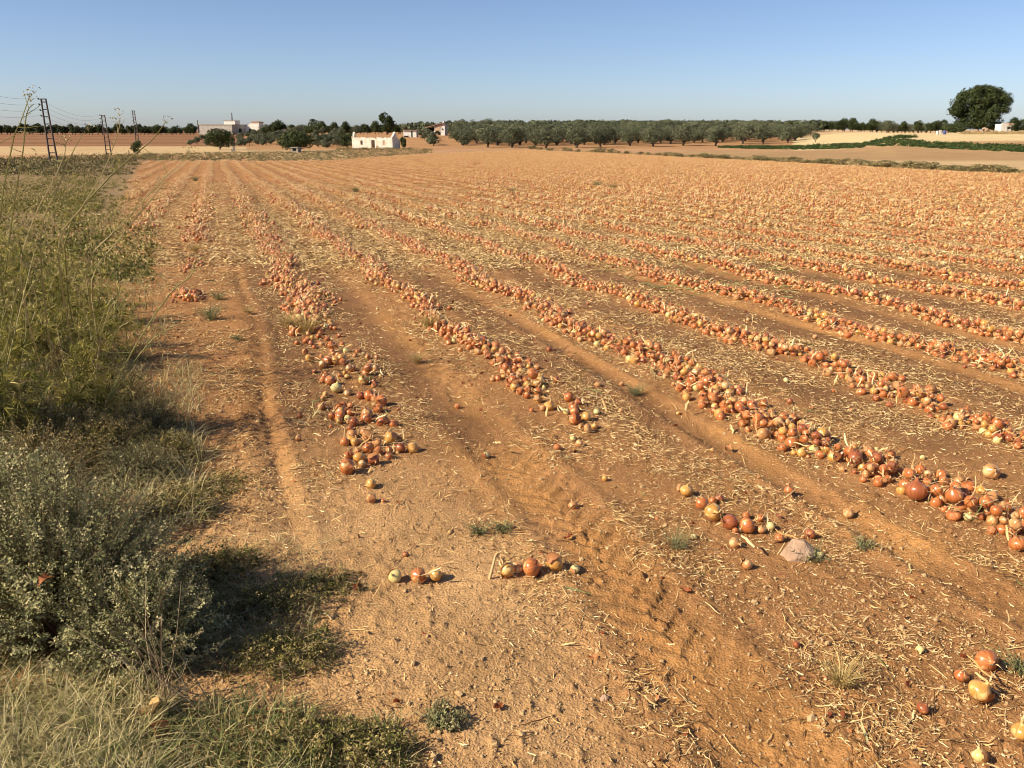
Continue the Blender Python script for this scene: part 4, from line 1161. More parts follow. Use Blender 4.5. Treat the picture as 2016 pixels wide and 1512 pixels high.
ROWN = {0: 'the small separate pile beside the wheel furrow', 1: 'the first windrow behind its front heaps', 2: 'the second windrow right of the furrow', 3: 'the long windrow running to the right edge', 4: 'the windrow next above the long one', 5: 'the third windrow up along the right edge', 6: 'the fourth windrow up along the right edge', 7: 'the fifth windrow up along the right edge'}
def onion_rot(i, q):
    if isinstance(q[5], str) and q[5] in ('B3',): return Euler((0.2, -1.25, 0.2))
    tilt = rng.uniform(0.15, 1.75); az = rng.uniform(0, 6.28)
    ax = Vector((math.cos(az), math.sin(az), 0))
    return (Quaternion(ax, tilt) @ Quaternion((0, 0, 1), rng.uniform(0, 6.28))).to_euler()
rest = []
for i, q in enumerate(ONI):
    rot = onion_rot(i, q)
    if i not in single_ids:
        rest.append((q, rot)); continue
    u, v, d = single_ids[i]
    kd, pl = q[4], q[5]
    shp = 1 if pl == 'B3' else (0 if i < n_hero and d > 25 else int(rng.integers(3)))
    o_ = link('onion', BULB[kd][shp])
    o_.location = (q[0], q[1], q[2]); o_.rotation_euler = rot; o_.scale = (q[3],) * 3
    col = {'copper': 'copper-brown', 'golden': 'golden yellow', 'russet': 'dark russet', 'tan': 'dull tan', 'pale': 'pale cream-green'}[kd]
    szw = 'large' if d > 29 else ('medium' if d > 19 else 'small')
    if pl in HL: lab, grp = HL[pl], 'single onions lying apart'
    else:
        if pl == 'A':
            sec = 'the front heap nearest the camera of the first windrow' if v > 835 else ('the middle heap of the first windrow' if v > 735 else 'the rear heap before the straw tuft in the first windrow')
        elif pl == 'Bh': sec = 'the front end of the second windrow' if v > 775 else 'the second windrow just behind its front end'
        elif pl == 'B': sec = 'the loose line leading to the stone'
        elif pl == 'stray': sec = 'the bare soil between the windrows'
        else: sec = ROWN.get(pl, 'one of the windrows farther back')
        if pl == 3: sec += ', lower stretch' if u > 1700 else ', upper stretch'
        lab = f'{szw} {col} onion in {sec}' if pl != 'stray' else f'{szw} {col} stray onion on {sec}'
        grp = f'{szw} {col} onions in {sec}'
    tag(o_, lab, 'onion', grp)
    if d > 13:
        if rng.random() < 0.7 or d > 25: link('neck', NECKS[int(rng.integers(6))], o_)
        if rng.random() < 0.5: link('roots', ROOTS[int(rng.integers(4))], o_)
        if rng.random() < 0.45 or pl in ('B2', 'Q3', 'T0', 'Q0', 'C1'): link('loose_skin', SKINS[int(rng.integers(5))], o_)

# ------------------------------------------------------------------ instancing of what nobody could count
def gn_scatter(name, pts, rots, scales, idx, protos, label, cat):
    me = bpy.data.meshes.new(name)
    n = len(pts)
    me.vertices.add(n); me.vertices.foreach_set('co', np.asarray(pts, np.float32).ravel())
    for nm, ty, arr, key in (('rot', 'FLOAT_VECTOR', rots, 'vector'), ('scl', 'FLOAT', scales, 'value'), ('pid', 'INT', idx, 'value')):
        a_ = me.attributes.new(nm, ty, 'POINT'); a_.data.foreach_set(key, np.ascontiguousarray(arr, np.int32 if ty == 'INT' else np.float32).ravel())
    me.update()
    col = bpy.data.collections.new(name + '_kinds')
    for k, m in enumerate(protos):
        po = bpy.data.objects.new('piece_%03d_%s' % (k, name), m); col.objects.link(po)
    g = bpy.data.node_groups.new(name, 'GeometryNodeTree')
    g.interface.new_socket('Geometry', in_out='INPUT', socket_type='NodeSocketGeometry')
    g.interface.new_socket('Geometry', in_out='OUTPUT', socket_type='NodeSocketGeometry')
    N = g.nodes.new
    gi, go = N('NodeGroupInput'), N('NodeGroupOutput')
    ci = N('GeometryNodeCollectionInfo'); ci.inputs['Collection'].default_value = col
    ci.inputs['Separate Children'].default_value = True; ci.inputs['Reset Children'].default_value = True
    iop = N('GeometryNodeInstanceOnPoints'); iop.inputs['Pick Instance'].default_value = True
    def na(nm, ty):
        x = N('GeometryNodeInputNamedAttribute'); x.data_type = ty; x.inputs['Name'].default_value = nm
        return x.outputs['Attribute']
    e2r = N('FunctionNodeEulerToRotation')
    g.links.new(na('rot', 'FLOAT_VECTOR'), e2r.inputs[0])
    g.links.new(gi.outputs[0], iop.inputs['Points']); g.links.new(ci.outputs[0], iop.inputs['Instance'])
    g.links.new(na('pid', 'INT'), iop.inputs['Instance Index']); g.links.new(e2r.outputs[0], iop.inputs['Rotation'])
    g.links.new(na('scl', 'FLOAT'), iop.inputs['Scale']); g.links.new(iop.outputs[0], go.inputs[0])
    o_ = link(name, me)
    md = o_.modifiers.new('scatter', 'NODES'); md.node_group = g
    return tag(o_, label, cat, kind='stuff')

def join_meshes(name, items):
    """items: (mesh, 4x4 matrix, rnd) joined into one mesh with UVs and several materials"""
    V, L, T, U, Aa, Mi = [], [], [], [], [], []
    mats, n = [], 0
    for me, M, rn in items:
        nv = len(me.vertices); co = np.empty(nv * 3, np.float32); me.vertices.foreach_get('co', co)
        co = co.reshape(-1, 3) @ np.array(M.to_3x3()).T + np.array(M.translation)
        nl = len(me.loops); li = np.empty(nl, np.int32); me.loops.foreach_get('vertex_index', li)
        npl = len(me.polygons); lt = np.empty(npl, np.int32); me.polygons.foreach_get('loop_total', lt)
        if me.uv_layers:
            uv = np.empty(nl * 2, np.float32); me.uv_layers[0].data.foreach_get('uv', uv)
        else: uv = np.zeros(nl * 2, np.float32)
        ra = np.empty(nv, np.float32); me.attributes['rnd'].data.foreach_get('value', ra)
        if me.materials[0] not in mats: mats.append(me.materials[0])
        V.append(co); L.append(li + n); T.append(lt); U.append(uv); Aa.append((ra + rn) if me.uv_layers else ra); Mi.append(np.full(npl, mats.index(me.materials[0]))); n += nv
    me = bpy.data.meshes.new(name)
    V = np.concatenate(V); L = np.concatenate(L); T = np.concatenate(T)
    me.vertices.add(len(V)); me.vertices.foreach_set('co', V.astype(np.float32).ravel())
    me.loops.add(len(L)); me.loops.foreach_set('vertex_index', L)
    me.polygons.add(len(T)); me.polygons.foreach_set('loop_start', np.concatenate([[0], np.cumsum(T)[:-1]]).astype(np.int32))
    me.polygons.foreach_set('material_index', np.concatenate(Mi).astype(np.int32)); me.polygons.foreach_set('use_smooth', np.ones(len(T), bool))
    uvl = me.uv_layers.new(name='UVMap'); uvl.data.foreach_set('uv', np.concatenate(U))
    a_ = me.attributes.new('rnd', 'FLOAT', 'POINT'); a_.data.foreach_set('value', np.concatenate(Aa).astype(np.float32))
    for m in mats: me.materials.append(m)
    me.update(); me.validate()
    return me

# litter pieces, 1 unit = 1 m
def bit_mesh(seed, L, wd, mat, curl, m=5, wave=0.3):
    r_ = np.random.default_rng(seed); mb = MB()
    t_ = np.linspace(0, 1, m)
    a = np.cumsum(r_.normal(size=m) * curl / m)
    dx = np.cos(a); dy = np.sin(a)
    P = np.stack([np.cumsum(dx) * L / m, np.cumsum(dy) * L / m, np.abs(np.sin(t_ * math.pi * r_.uniform(0.7, 2.2) + r_.uniform(0, 3))) * L * wave * 0.35 + 0.002], 1)
    P -= P.mean(0) * np.array([1, 1, 0])
    tw = r_.uniform(-1, 1) + t_ * r_.uniform(-1.5, 1.5)
    W = np.stack([-dy * np.cos(tw), dx * np.cos(tw), np.sin(tw)], 1)
    ribbons(mb, P[None], nrm(W)[None], (wd * (0.55 + 0.45 * np.sin(t_ * math.pi)))[None], np.array([r_.random()]))
    return mb.mesh('litter_piece', mat)
BITS = []
for i in range(10): BITS.append(bit_mesh(i, 0.05 + 0.012 * (i % 5), 0.0042 + 0.0014 * (i % 3), M_LITTER, 1.0, 5, 0.2))         # shredded leaf
for i in range(10, 16): BITS.append(bit_mesh(i, 0.13 + 0.02 * (i % 4), 0.0048, M_LITTER, 1.3, 8, 0.10))              # long straws
for i in range(16, 22): BITS.append(bit_mesh(i, 0.022, 0.009, M_LITTER, 0.6, 4, 0.5))                               # flakes
for i in range(22, 25): BITS.append(bit_mesh(i, 0.04, 0.026, M_SKIN, 0.6, 4, 0.6))                                  # onion skins
BITS.append(bit_mesh(25, 0.22, 0.010, M_GLEAF, 1.0, 8, 0.12)); BITS.append(bit_mesh(26, 0.16, 0.012, M_GLEAF, 1.2, 8, 0.12))
for i in range(27, 33): BITS.append(bit_mesh(i, 0.09 + 0.02 * (i % 4), 0.009 + 0.002 * (i % 3), M_PALE, 1.5, 7, 0.3))      # broad pale leaves of the tops
def clod_mesh(seed):
    r_ = np.random.default_rng(seed); mb = MB()
    k, n = 6, 4
    V = [[0, 0, -0.6]]
    for i in range(1, n):
        p = math.pi * i / n
        for j in range(k):
            a = 2 * math.pi * j / k
            q = r_.uniform(0.75, 1.15)
            V.append([q * math.sin(p) * math.cos(a), q * math.sin(p) * math.sin(a), -0.65 * math.cos(p) * q])
    V.append([0, 0, 0.6])
    F3, F4 = [], []
    for j in range(k):
        F3 += [[0, 1 + (j + 1) % k, 1 + j], [len(V) - 1, 1 + (n - 2) * k + j, 1 + (n - 2) * k + (j + 1) % k]]
        for i in range(n - 2): F4.append([1 + i * k + j, 1 + i * k + (j + 1) % k, 1 + (i + 1) * k + (j + 1) % k, 1 + (i + 1) * k + j])
    mb.add(V, F3); mb.F.append(np.array(F4)); mb.M.append(np.zeros(len(F4), int))
    return mb.mesh('clod', M_CLOD)
CLODS = [clod_mesh(i) for i in range(5)]

def near_points(n, d0, d1, lo=-0.75, hi=0.78):
    y = np.exp(rng.uniform(math.log(d0), math.log(d1), n)); x = rng.uniform(lo, hi, n) * y
    return x, y
x, y = near_points(540000, 1.75, 24)
o_ = off_of(x, y)
pr = straw_w(x, y) * (0.25 + 0.75 * in_field(x, y)) * (1 - 0.45 * sstep(3.4, 2.2, y) * sstep(2.2, 1.6, o_))
keep = rng.random(len(x)) < pr * 0.68 * (0.55 + 0.45 * sstep(3.5, 6.5, y))
x, y = x[keep], y[keep]; n = len(x)
z = ground_z(x, y) + fine_z(x, y) + 0.002
wt = np.array([5.0] * 10 + [2.2] * 6 + [4.0] * 6 + [0.35] * 3 + [0.06] * 2 + [0.05] * 6); wt /= wt.sum()
idx = rng.choice(len(BITS), n, p=wt)
# more green leaves in the patch of the middle windrows
gpx, gpy = gp(1380, 520)
gm = (np.hypot(x - gpx, (y - gpy) * 0.5) < 1.8) & (rng.random(n) < 0.06); idx[gm] = 25
rot = np.stack([rng.normal(0, 0.25, n), rng.normal(0, 0.25, n), rng.uniform(0, 6.283, n)], 1)
scl = np.clip(np.exp(rng.normal(-0.2, 0.38, n)), 0.3, 1.25) * (0.64 + 0.46 * sstep(3, 12, y))
gn_scatter('dry_leaf_litter', np.stack([x, y, z], 1), rot, scl, idx, BITS, 'shredded dry onion leaves and straw littering the field soil', 'litter')
x, y = near_points(70000, 1.75, 14)
keep = rng.random(len(x)) < 0.35 + 0.65 * sstep(0.45, 0.6, fbm(x * 1.4, y * 1.4, 83, 2)); x, y = x[keep], y[keep]; n = len(x)
s_ = np.exp(rng.normal(-5.8, 0.5, n)); z = ground_z(x, y) + fine_z(x, y) + s_ * 0.1
gn_scatter('soil_clods', np.stack([x, y, z], 1), rng.uniform(0, 6.28, (n, 3)), s_, rng.integers(0, 5, n), CLODS, 'crumbs and clods of dry soil strewn over the field', 'clods')

# remaining near onions
protos = [BULB[k][q] for k in KINDS for q in range(3)]
gn_pts = [(q[0], q[1], q[2]) for q, _ in rest]
# far windrows: metre-long stretches of heaped onions
LOWP = [(0.25, -0.86), (0.88, -0.35), (1.0, 0.1), (0.66, 0.68), (0.16, 1.0)]
LOW = {k: bulb_mesh(k + '_low', M_ON[k], 7, 0.95, 1.0, i, LOWP) for i, k in enumerate(KINDS)}
def windrow_piece(seed, n_on=36, n_lf=58):
    r_ = np.random.default_rng(seed); items = []
    for q in range(n_on):
        r = float(np.clip(r_.normal(0.033, 0.007), 0.018, 0.048)); t_ = r_.normal() * 0.12
        top = r_.random() < 0.3 and abs(t_) < 0.15
        M = Matrix.Translation((t_, r_.uniform(-0.5, 0.5), r * 0.8 + (0.05 if top else 0))) @ Euler(r_.uniform(-1.5, 1.5, 3)).to_matrix().to_4x4() @ Matrix.Scale(r, 4)
        items.append((LOW[r_.choice(KINDS, p=(0.44, 0.22, 0.07, 0.22, 0.05))], M, r_.random()))
    for q in range(n_lf):
        b = BITS[int(r_.integers(27, 33))] if r_.random() < 0.72 else BITS[int(r_.integers(0, 26))]
        M = Matrix.Translation((r_.normal() * 0.15, r_.uniform(-0.5, 0.5), r_.uniform(0.02, 0.10))) @ Euler((r_.normal() * 0.7, r_.normal() * 0.7, r_.uniform(0, 6.28))).to_matrix().to_4x4() @ Matrix.Scale(r_.uniform(0.9, 1.7), 4)
        items.append((b, M, 0))
    return join_meshes('windrow_piece', items)
PIECES = [windrow_piece(i, 34 if i < 5 else 18) for i in range(8)]
gn_rot = [tuple(r) for _, r in rest]; gn_s = [q[3] for q, _ in rest]; gn_i = [KINDS.index(q[4]) * 3 + int(rng.integers(3)) for q, _ in rest]
for k in range(-6, 62):
    off = -0.5 + 1.29 * k
    sa = np.arange(10, 250, 0.96)
    xa, ya = row_pt(off, sa)
    xa = xa + rng.normal(size=len(sa)) * 0.05
    va = 0.35 + 1.0 * vnoise(sa * 0.35, sa * 0 + k * 5.1, 62)
    if k < 0: va = va * 0.85
    if k < -2: va = va * 0.7
    ok = (ya > NEAR - 0.3) & (np.abs(xa) < 0.72 * ya) & (in_field(xa, ya) > 0.6) & (rng.random(len(sa)) < va * 1.5)
    za = ground_z(xa, ya) + 0.01
    for q in np.nonzero(ok)[0]:
        gn_pts.append((xa[q], ya[q], za[q]))
        gn_rot.append((0, 0, -AZ + rng.normal() * 0.12 + (math.pi if rng.random() < 0.5 else 0))); gn_s.append(rng.uniform(0.9, 1.15))
        gn_i.append(15 + (int(rng.integers(5)) if va[q] > 0.6 else 5 + int(rng.integers(3))))
gn_scatter('onion_windrows', np.array(gn_pts), np.array(gn_rot), np.array(gn_s), np.array(gn_i), protos + PIECES, 'long windrows of harvested onions stretching to the far end of the field', 'onions')

# clumps of leaves among the near windrows and litter farther out
def litter_patch(seed, n_=90, rad=0.32):
    r_ = np.random.default_rng(seed); items = []
    for q in range(n_):
        b = BITS[int(r_.choice(22, p=np.array([5.0] * 10 + [2.0] * 6 + [3.0] * 6) / 80.0))]
        M = Matrix.Translation((r_.normal() * rad, r_.normal() * rad, r_.uniform(0.0, 0.015))) @ Euler((r_.normal() * 0.3, r_.normal() * 0.3, r_.uniform(0, 6.28))).to_matrix().to_4x4() @ Matrix.Scale(r_.uniform(0.9, 1.8), 4)
        items.append((b, M, 0))
    return join_meshes('litter_patch', items)
PATCH = [litter_patch(i) for i in range(6)]
x, y = near_points(9000, 13, 45)
o_ = off_of(x, y)
keep = (rng.random(len(x)) < straw_w(x, y) * 0.7 * in_field(x, y)); x, y = x[keep], y[keep]; n = len(x)
gn_scatter('far_leaf_litter', np.stack([x, y, ground_z(x, y) + 0.004], 1), np.stack([np.zeros(n), np.zeros(n), rng.uniform(0, 6.28, n)], 1), rng.uniform(0.8, 1.5, n), rng.integers(0, 6, n), PATCH, 'dry leaf litter between the windrows in the middle distance', 'litter')
# dry leaves draped over the near windrows
src = [q for q in ONI if q[1] < NEAR]
ws = np.array([q[1] for q in src]) ** 0.9; ws /= ws.sum()
k = rng.choice(len(src), 42000, p=ws)
P = np.array([[src[i][0] + rng.normal() * 0.055, src[i][1] + rng.normal() * 0.055, src[i][2] - src[i][3] * 0.8 + rng.uniform(0.005, 0.085)] for i in k])
pw = np.array([2.0] * 10 + [3.0] * 6 + [0.6] * 6 + [1.8] * 3 + [0.6] * 2 + [4.5] * 6); pw /= pw.sum()
idx = rng.choice(len(BITS), len(k), p=pw)
gn_scatter('windrow_leaves', P, np.stack([rng.normal(0, 0.6, len(k)), rng.normal(0, 0.6, len(k)), rng.uniform(0, 6.28, len(k))], 1), rng.uniform(0.5, 1.1, len(k)), idx, BITS, 'withered leaves tangled among the heaped onions', 'leaves')

# ------------------------------------------------------------------ left bank: fennel, saltbush, dry weeds, grass
def p3(px, py, Y):
    r = ray(px, py); k = Y / r[1]
    return np.array([r[0] * k, Y, CAMH + r[2] * k])

def filaments(mb, C, D, n_each, L, wd, spread, rnd0, mat=0):
    """feathery leaf tufts: thin blades fanning from each point"""
    n = len(C) * n_each
    k = np.repeat(np.arange(len(C)), n_each)
    d = nrm(D[k] + spread * rdir(n))
    ln = L * rng.uniform(0.45, 1.2, n)
    m = 3; t_ = np.linspace(0, 1, m)
    P = C[k][:, None] + d[:, None] * (ln[:, None] * t_[None])[..., None]
    P[:, :, 2] -= (ln[:, None] * 0.22 * t_[None] ** 2)
    W = nrm(np.cross(d, rdir(n)))
    ribbons(mb, P, W, np.repeat((wd * np.array([1.0, 0.8, 0.25]))[None], n, 0) * rng.uniform(0.7, 1.3, (n, 1)), np.clip(rnd0[k] + rng.normal(0, 0.13, n), 0, 1), mat)

def smooth_path(P, n):
    P = np.asarray(P, float); m = len(P)
    t = np.linspace(0, m - 1, n); i = np.clip(t.astype(int), 0, m - 2); f = (t - i)[:, None]
    p0, p1, p2, p3_ = P[np.maximum(i - 1, 0)], P[i], P[i + 1], P[np.minimum(i + 2, m - 1)]
    return 0.5 * (2 * p1 + (p2 - p0) * f + (2 * p0 - 5 * p1 + 4 * p2 - p3_) * f ** 2 + (3 * p1 - p0 - 3 * p2 + p3_) * f ** 3)

def fennel(base, label, stems, n_auto, hmax, leaf_amt=1.0, lean=(0.32, 0.0), bare_top=0.55):
    x, y = base; z = z_at(x, y)
    t = thing('fennel_plant', label, 'fennel', (x, y, z))
    org = np.array([x, y, z])
    Cs, Ds, Rs = [], [], []
    paths = []
    for sp_ in stems:
        P = np.array([p3(*q) for q in sp_]) - org
        P = np.concatenate([[[P[0, 0] * 0.4, P[0, 1] * 0.4, -0.02]], P])
        paths.append((smooth_path(P, 16), 0.0062, True))
    for k in range(n_auto):
        h = hmax * rng.uniform(0.45, 1.0)
        a = rng.uniform(0, 6.28); b = rng.uniform(0.02, 0.2)
        tip = np.array([lean[0] * h + rng.normal() * 0.22 * h, lean[1] * h + rng.normal() * 0.22 * h, h])
        st = np.array([math.cos(a) * b, math.sin(a) * b, -0.02])
        P = np.array([st, st * 0.8 + tip * 0.33 + rng.normal(size=3) * 0.035, tip * 0.66 + rng.normal(size=3) * 0.05, tip])
        P[1, :2] *= 0.8
        paths.append((smooth_path(P, 12), 0.0058, rng.random() < 0.25))
    ub = MB()
    for P, r0, top in paths:
        m = MB(); n = len(P)
        tube(m, P, np.linspace(r0, r0 * 0.4, n), 5, rng.uniform(0.3, 0.95) + np.zeros(1))
        ln = np.linalg.norm(P[-1] - P[0])
        # side shoots at the joints
        for i in range(3, n - 1):
            if rng.random() < 0.68:
                d = nrm(np.gradient(P, axis=0)[i] + 0.8 * rdir(1)[0]); L = rng.uniform(0.08, 0.30) * (0.5 + ln * 0.4) * (1.1 - i / n)
                Q = np.array([P[i], P[i] + d * L * 0.5 + [0, 0, 0.01], P[i] + d * L + [0, 0, 0.03]])
                tube(m, Q, [r0 * 0.4, r0 * 0.3, r0 * 0.2], 4, rng.uniform(0.2, 0.8) + np.zeros(1))
                f = i / (n - 1)
                if rng.random() < leaf_amt * (1.25 - f * (1 + bare_top)) * (1.0 if r0 < 0.006 else 0.3):
                    for q in (1, 2): Cs.append(Q[q]); Ds.append(d); Rs.append(rng.uniform(0.25, 0.8))
                elif rng.random() < 0.3:
                    e = Q[-1]; nn = 7
                    filaments(ub, np.repeat(e[None], 1, 0), d[None], nn, 0.03, 0.003, 0.7, np.array([0.8]))
            f = i / (n - 1)
            for q in range(6):
                if rng.random() < leaf_amt * (1.25 - f * (0.8 + bare_top)) * (0.8 if r0 < 0.006 else max(0, 1 - f * 2.2)):
                    Cs.append(P[i] + rng.normal(size=3) * 0.09); Ds.append(nrm(rdir(1)[0] + [0.25, 0, 0.5])); Rs.append(rng.uniform(0.0, 0.95))
        if top:
            for q in range(int(rng.integers(1, 3))):
                e = P[-1] + rng.normal(size=3) * 0.02
                filaments(ub, e[None], np.array([[0.1, 0, 1.0]]), 9, 0.05, 0.0025, 0.75, np.array([0.75]))
                dd = nrm(np.array([[0.1, 0, 1.0]]) + 0.75 * rdir(9))
                leaves(ub, e + dd * 0.05, rdir(9), rdir(9), np.full(9, 0.012), np.full(9, 0.010), np.full(9, 0.9))
        m.build('stem', M_FSTEM, t)
    mb = MB()
    filaments(mb, np.array(Cs), np.array(Ds), 11, 0.085, 0.0042, 0.85, np.array(Rs))
    mb.build('foliage', M_FENNEL, t)
    if ub.n: tag(ub.build('umbels', M_FSTEM, t), kind='stuff')
    return t

fennel(gp(30, 745), 'tall fennel at the left edge whose forked bare tip stands highest against the sky', [[(2, 560, 5.5), (0, 342 + 80, 5.5), (22, 296, 5.5), (31, 258, 5.5), (41, 239, 5.5), (58, 189, 5.55)], [(8, 600, 5.6), (28, 400, 5.6), (45, 300, 5.6), (52, 225, 5.6), (66, 205, 5.6)]], 11, 0.95)
fennel(gp(95, 735), 'fennel with two upright stalks crossing the nearest pylon', [[(40, 554, 5.7), (66, 432, 5.7), (104, 358, 5.7), (128, 300, 5.7), (127, 282, 5.7)], [(79, 485, 5.6), (116, 366, 5.6), (143, 300, 5.6), (163, 262, 5.6)]], 12, 0.95)
fennel(gp(150, 715), 'fennel with long stalks leaning right below the middle pylon', [[(114, 498, 5.9), (159, 411, 5.9), (200, 345, 5.9), (232, 262, 5.9), (236, 232, 5.9)], [(127, 483, 6.0), (196, 371, 6.0), (267, 303, 6.0), (300, 275, 6.0), (326, 240, 6.0)]], 12, 0.85)
fennel(gp(205, 690), 'fennel at the right of the clump with one stalk reaching over the onion rows', [[(169, 538, 6.1), (217, 464, 6.1), (238, 443, 6.1), (330, 345, 6.1), (378, 303, 6.1)], [(180, 560, 6.0), (236, 470, 6.0), (300, 390, 6.0), (322, 360, 6.0)]], 7, 0.75, 0.9)
fennel(gp(30, 660), 'yellow-green fennel deep in the clump behind the others', [], 19, 1.1, 1.2, (0.2, 0))
fennel(gp(-70, 690), 'bushy fennel cut by the left edge of the picture', [], 18, 1.15, 1.1, (0.25, 0))
fennel(gp(110, 610), 'lower feathery fennel farthest back in the clump', [], 17, 0.85, 1.2, (0.3, 0))
fennel((-3.02, 4.42), 'tall leafy fennel cut by the left edge in front of the clump', [], 20, 1.22, 1.2, (0.1, 0))
fennel((-2.72, 4.85), 'leafy fennel in front of the clump casting the long shadow', [], 17, 1.02, 1.1, (0.12, 0))
fennel(gp(190, 640), 'short bushy fennel at the right front of the clump', [], 12, 0.72, 1.2, (0.25, 0))
fennel(gp(20, 560), 'pale fennel at the far left behind the clump', [], 13, 0.9, 1.2, (0.25, 0))
fennel(gp(185, 850), 'single bare fennel stalk slanting right in front of the small onion pile', [[(195, 825, 4.75), (259, 694, 4.75), (333, 580, 4.75), (376, 543, 4.75), (385, 512, 4.75)], [(215, 790, 4.75), (290, 680, 4.78), (338, 645, 4.8)]], 1, 0.5, 0.1)

def bushy(name, cat, label, c, rad, h, n_tw, leaf_n, leaf_l, leaf_w, leaf_mat, twig_r=0.0025, spike=0.06, rlo=0.15, rhi=0.75, droop=0.0, inner=0.25):
    """shrub of many leafy twigs growing out of one base"""
    x, y = c; z = z_at(x, y)
    t = thing(name, label, cat, (x, y, z))
    tw, lv = MB(), MB()
    d = rdir(n_tw); d[:, 2] = np.abs(d[:, 2]) * 1.1
    d = nrm(d)
    rr = rng.uniform(inner + 0.2, 1.0, n_tw) ** 0.6
    tip = d * np.array([rad[0], rad[1], h]) * rr[:, None] * (0.85 + 0.3 * fbm(d[:, 0] * 3 + 5, d[:, 1] * 3 + d[:, 2] * 2, 3))[:, None]
    m = 6; t_ = np.linspace(0, 1, m)[None, :, None]
    b0 = np.stack([tip[:, 0] * 0.25, tip[:, 1] * 0.25, np.zeros(n_tw)], 1) + rng.normal(size=(n_tw, 3)) * np.array([0.03, 0.03, 0.0])
    mid = np.stack([tip[:, 0] * 0.5, tip[:, 1] * 0.5, tip[:, 2] * 0.62], 1) + rng.normal(size=(n_tw, 3)) * 0.04
    P = b0[:, None] * (1 - t_) ** 2 + 2 * mid[:, None] * t_ * (1 - t_) + tip[:, None] * t_ ** 2
    W = nrm(rng.normal(size=(n_tw, 3)))
    ribbons(tw, P, W, np.repeat(np.linspace(twig_r * 2.4, twig_r * 0.8, m)[None], n_tw, 0), rng.uniform(0, 0.9, n_tw))
    ribbons(tw, P, nrm(np.cross(W, nrm(tip))), np.repeat(np.linspace(twig_r * 2.4, twig_r * 0.8, m)[None], n_tw, 0), rng.uniform(0, 0.9, n_tw))
    tw.build('stems', M_TWIG, t)
    # leaves along the outer part of every twig
    n = n_tw * leaf_n; k = np.repeat(np.arange(n_tw), leaf_n)
    f = rng.uniform(0.35, 1.0, n) ** 0.7
    C = b0[k] * ((1 - f) ** 2)[:, None] + 2 * mid[k] * (f * (1 - f))[:, None] + tip[k] * (f ** 2)[:, None]
    ax = nrm(tip - mid)[k]
    side = nrm(np.cross(ax, rdir(n)))
    C = C + side * (rng.uniform(0.2, 1.0, n) * leaf_l * 1.6)[:, None]
    C[:, 2] = np.maximum(C[:, 2], 0.005)
    pale = (rng.random(n_tw) < spike)[k]
    rn = np.clip(rng.uniform(rlo, rhi, n_tw)[k] + rng.normal(0, 0.12, n) + pale * 0.45, 0, 1)
    s_ = rng.uniform(0.6, 1.35, n)
    leaves(lv, C, nrm(side + 0.6 * ax + 0.5 * rdir(n)), nrm(ax + 0.7 * rdir(n)), leaf_l * s_, leaf_w * s_, rn, 0, 0.2)
    lv.build('foliage', leaf_mat, t)
    return t

bushy('saltbush', 'shrub', 'large grey-green saltbush filling the lower left foreground', (-1.72, 2.72), (0.66, 0.52), 0.74, 1050, 66, 0.0108, 0.0065, M_SALT, 0.0022, 0.2)
bushy('saltbush', 'shrub', 'smaller grey-green saltbush at the right flank of the large one', (-1.32, 2.52), (0.34, 0.30), 0.46, 420, 56, 0.0105, 0.0065, M_SALT, 0.002, 0.2)
bushy('saltbush', 'shrub', 'grey-green saltbush cut by the left edge behind the large one', (-2.35, 3.3), (0.6, 0.5), 0.62, 520, 36, 0.018, 0.010, M_SALT, 0.0022, 0.12)
for (px, py), rad, h, nt_, lab in (((70, 960), (0.55, 0.45), 0.42, 420, 'tangled straw-coloured dry weed at the left edge above the saltbush'), ((215, 900), (0.42, 0.36), 0.36, 380, 'dry wiry weed with pale stems right above the saltbush'), ((60, 830), (0.6, 0.5), 0.50, 420, 'dry yellowish weed under the fennel at the left edge'), ((235, 800), (0.38, 0.4), 0.36, 300, 'dark dry weed at the root of the single fennel stalk'), ((330, 905), (0.28, 0.25), 0.20, 220, 'low dry weed spilling onto the soil below the bush shadow'), ((150, 745), (0.5, 0.5), 0.42, 380, 'brown dry weed at the foot of the fennel clump'), ((350, 1010), (0.25, 0.2), 0.16, 200, 'low withered weed between saltbush and soil'), ((100, 890), (0.5, 0.4), 0.44, 420, 'yellowed weed bush in the middle of the left bank'), ((-60, 900), (0.5, 0.5), 0.5, 380, 'dry weed bush cut by the left edge of the picture'), ((170, 845), (0.4, 0.36), 0.38, 360, 'wiry straw-coloured weed below the fennel roots'), ((290, 850), (0.34, 0.3), 0.26, 300, 'spreading dry weed reaching towards the wheel furrow'), ((268, 945), (0.32, 0.28), 0.26, 300, 'grey dry weed right behind the saltbush top')):
    bushy('dry_weed', 'weed', lab, gp(px, py), rad, h, int(nt_ * 1.3), 16, 0.014, 0.0055, M_GREYWEED if px % 4 == 0 else M_MAT, 0.0022, 0.35, 0.3, 1.0)
# bare dry stalks at the saltbush's foot
x, y = gp(345, 1400)
t = thing('bare_stalk_clump', 'bare pale woody stalks standing at the right foot of the saltbush', 'dry stalks', (x, y, z_at(x, y)))
for k in range(26):
    a = rng.normal() * 0.07 - 0.06; h = rng.uniform(0.15, 0.46)
    P = np.array([[rng.normal() * 0.05, rng.normal() * 0.04, 0], [a * 0.5 + rng.normal() * 0.02, rng.normal() * 0.04, h * 0.5], [a * 1.3 + rng.normal() * 0.05, rng.normal() * 0.06, h]])
    m = MB(); tube(m, smooth_path(P, 7), np.linspace(0.0022, 0.0009, 7), 4, rng.uniform(0.2, 0.9) + np.zeros(1)); m.build('stalk', M_TWIG, t)

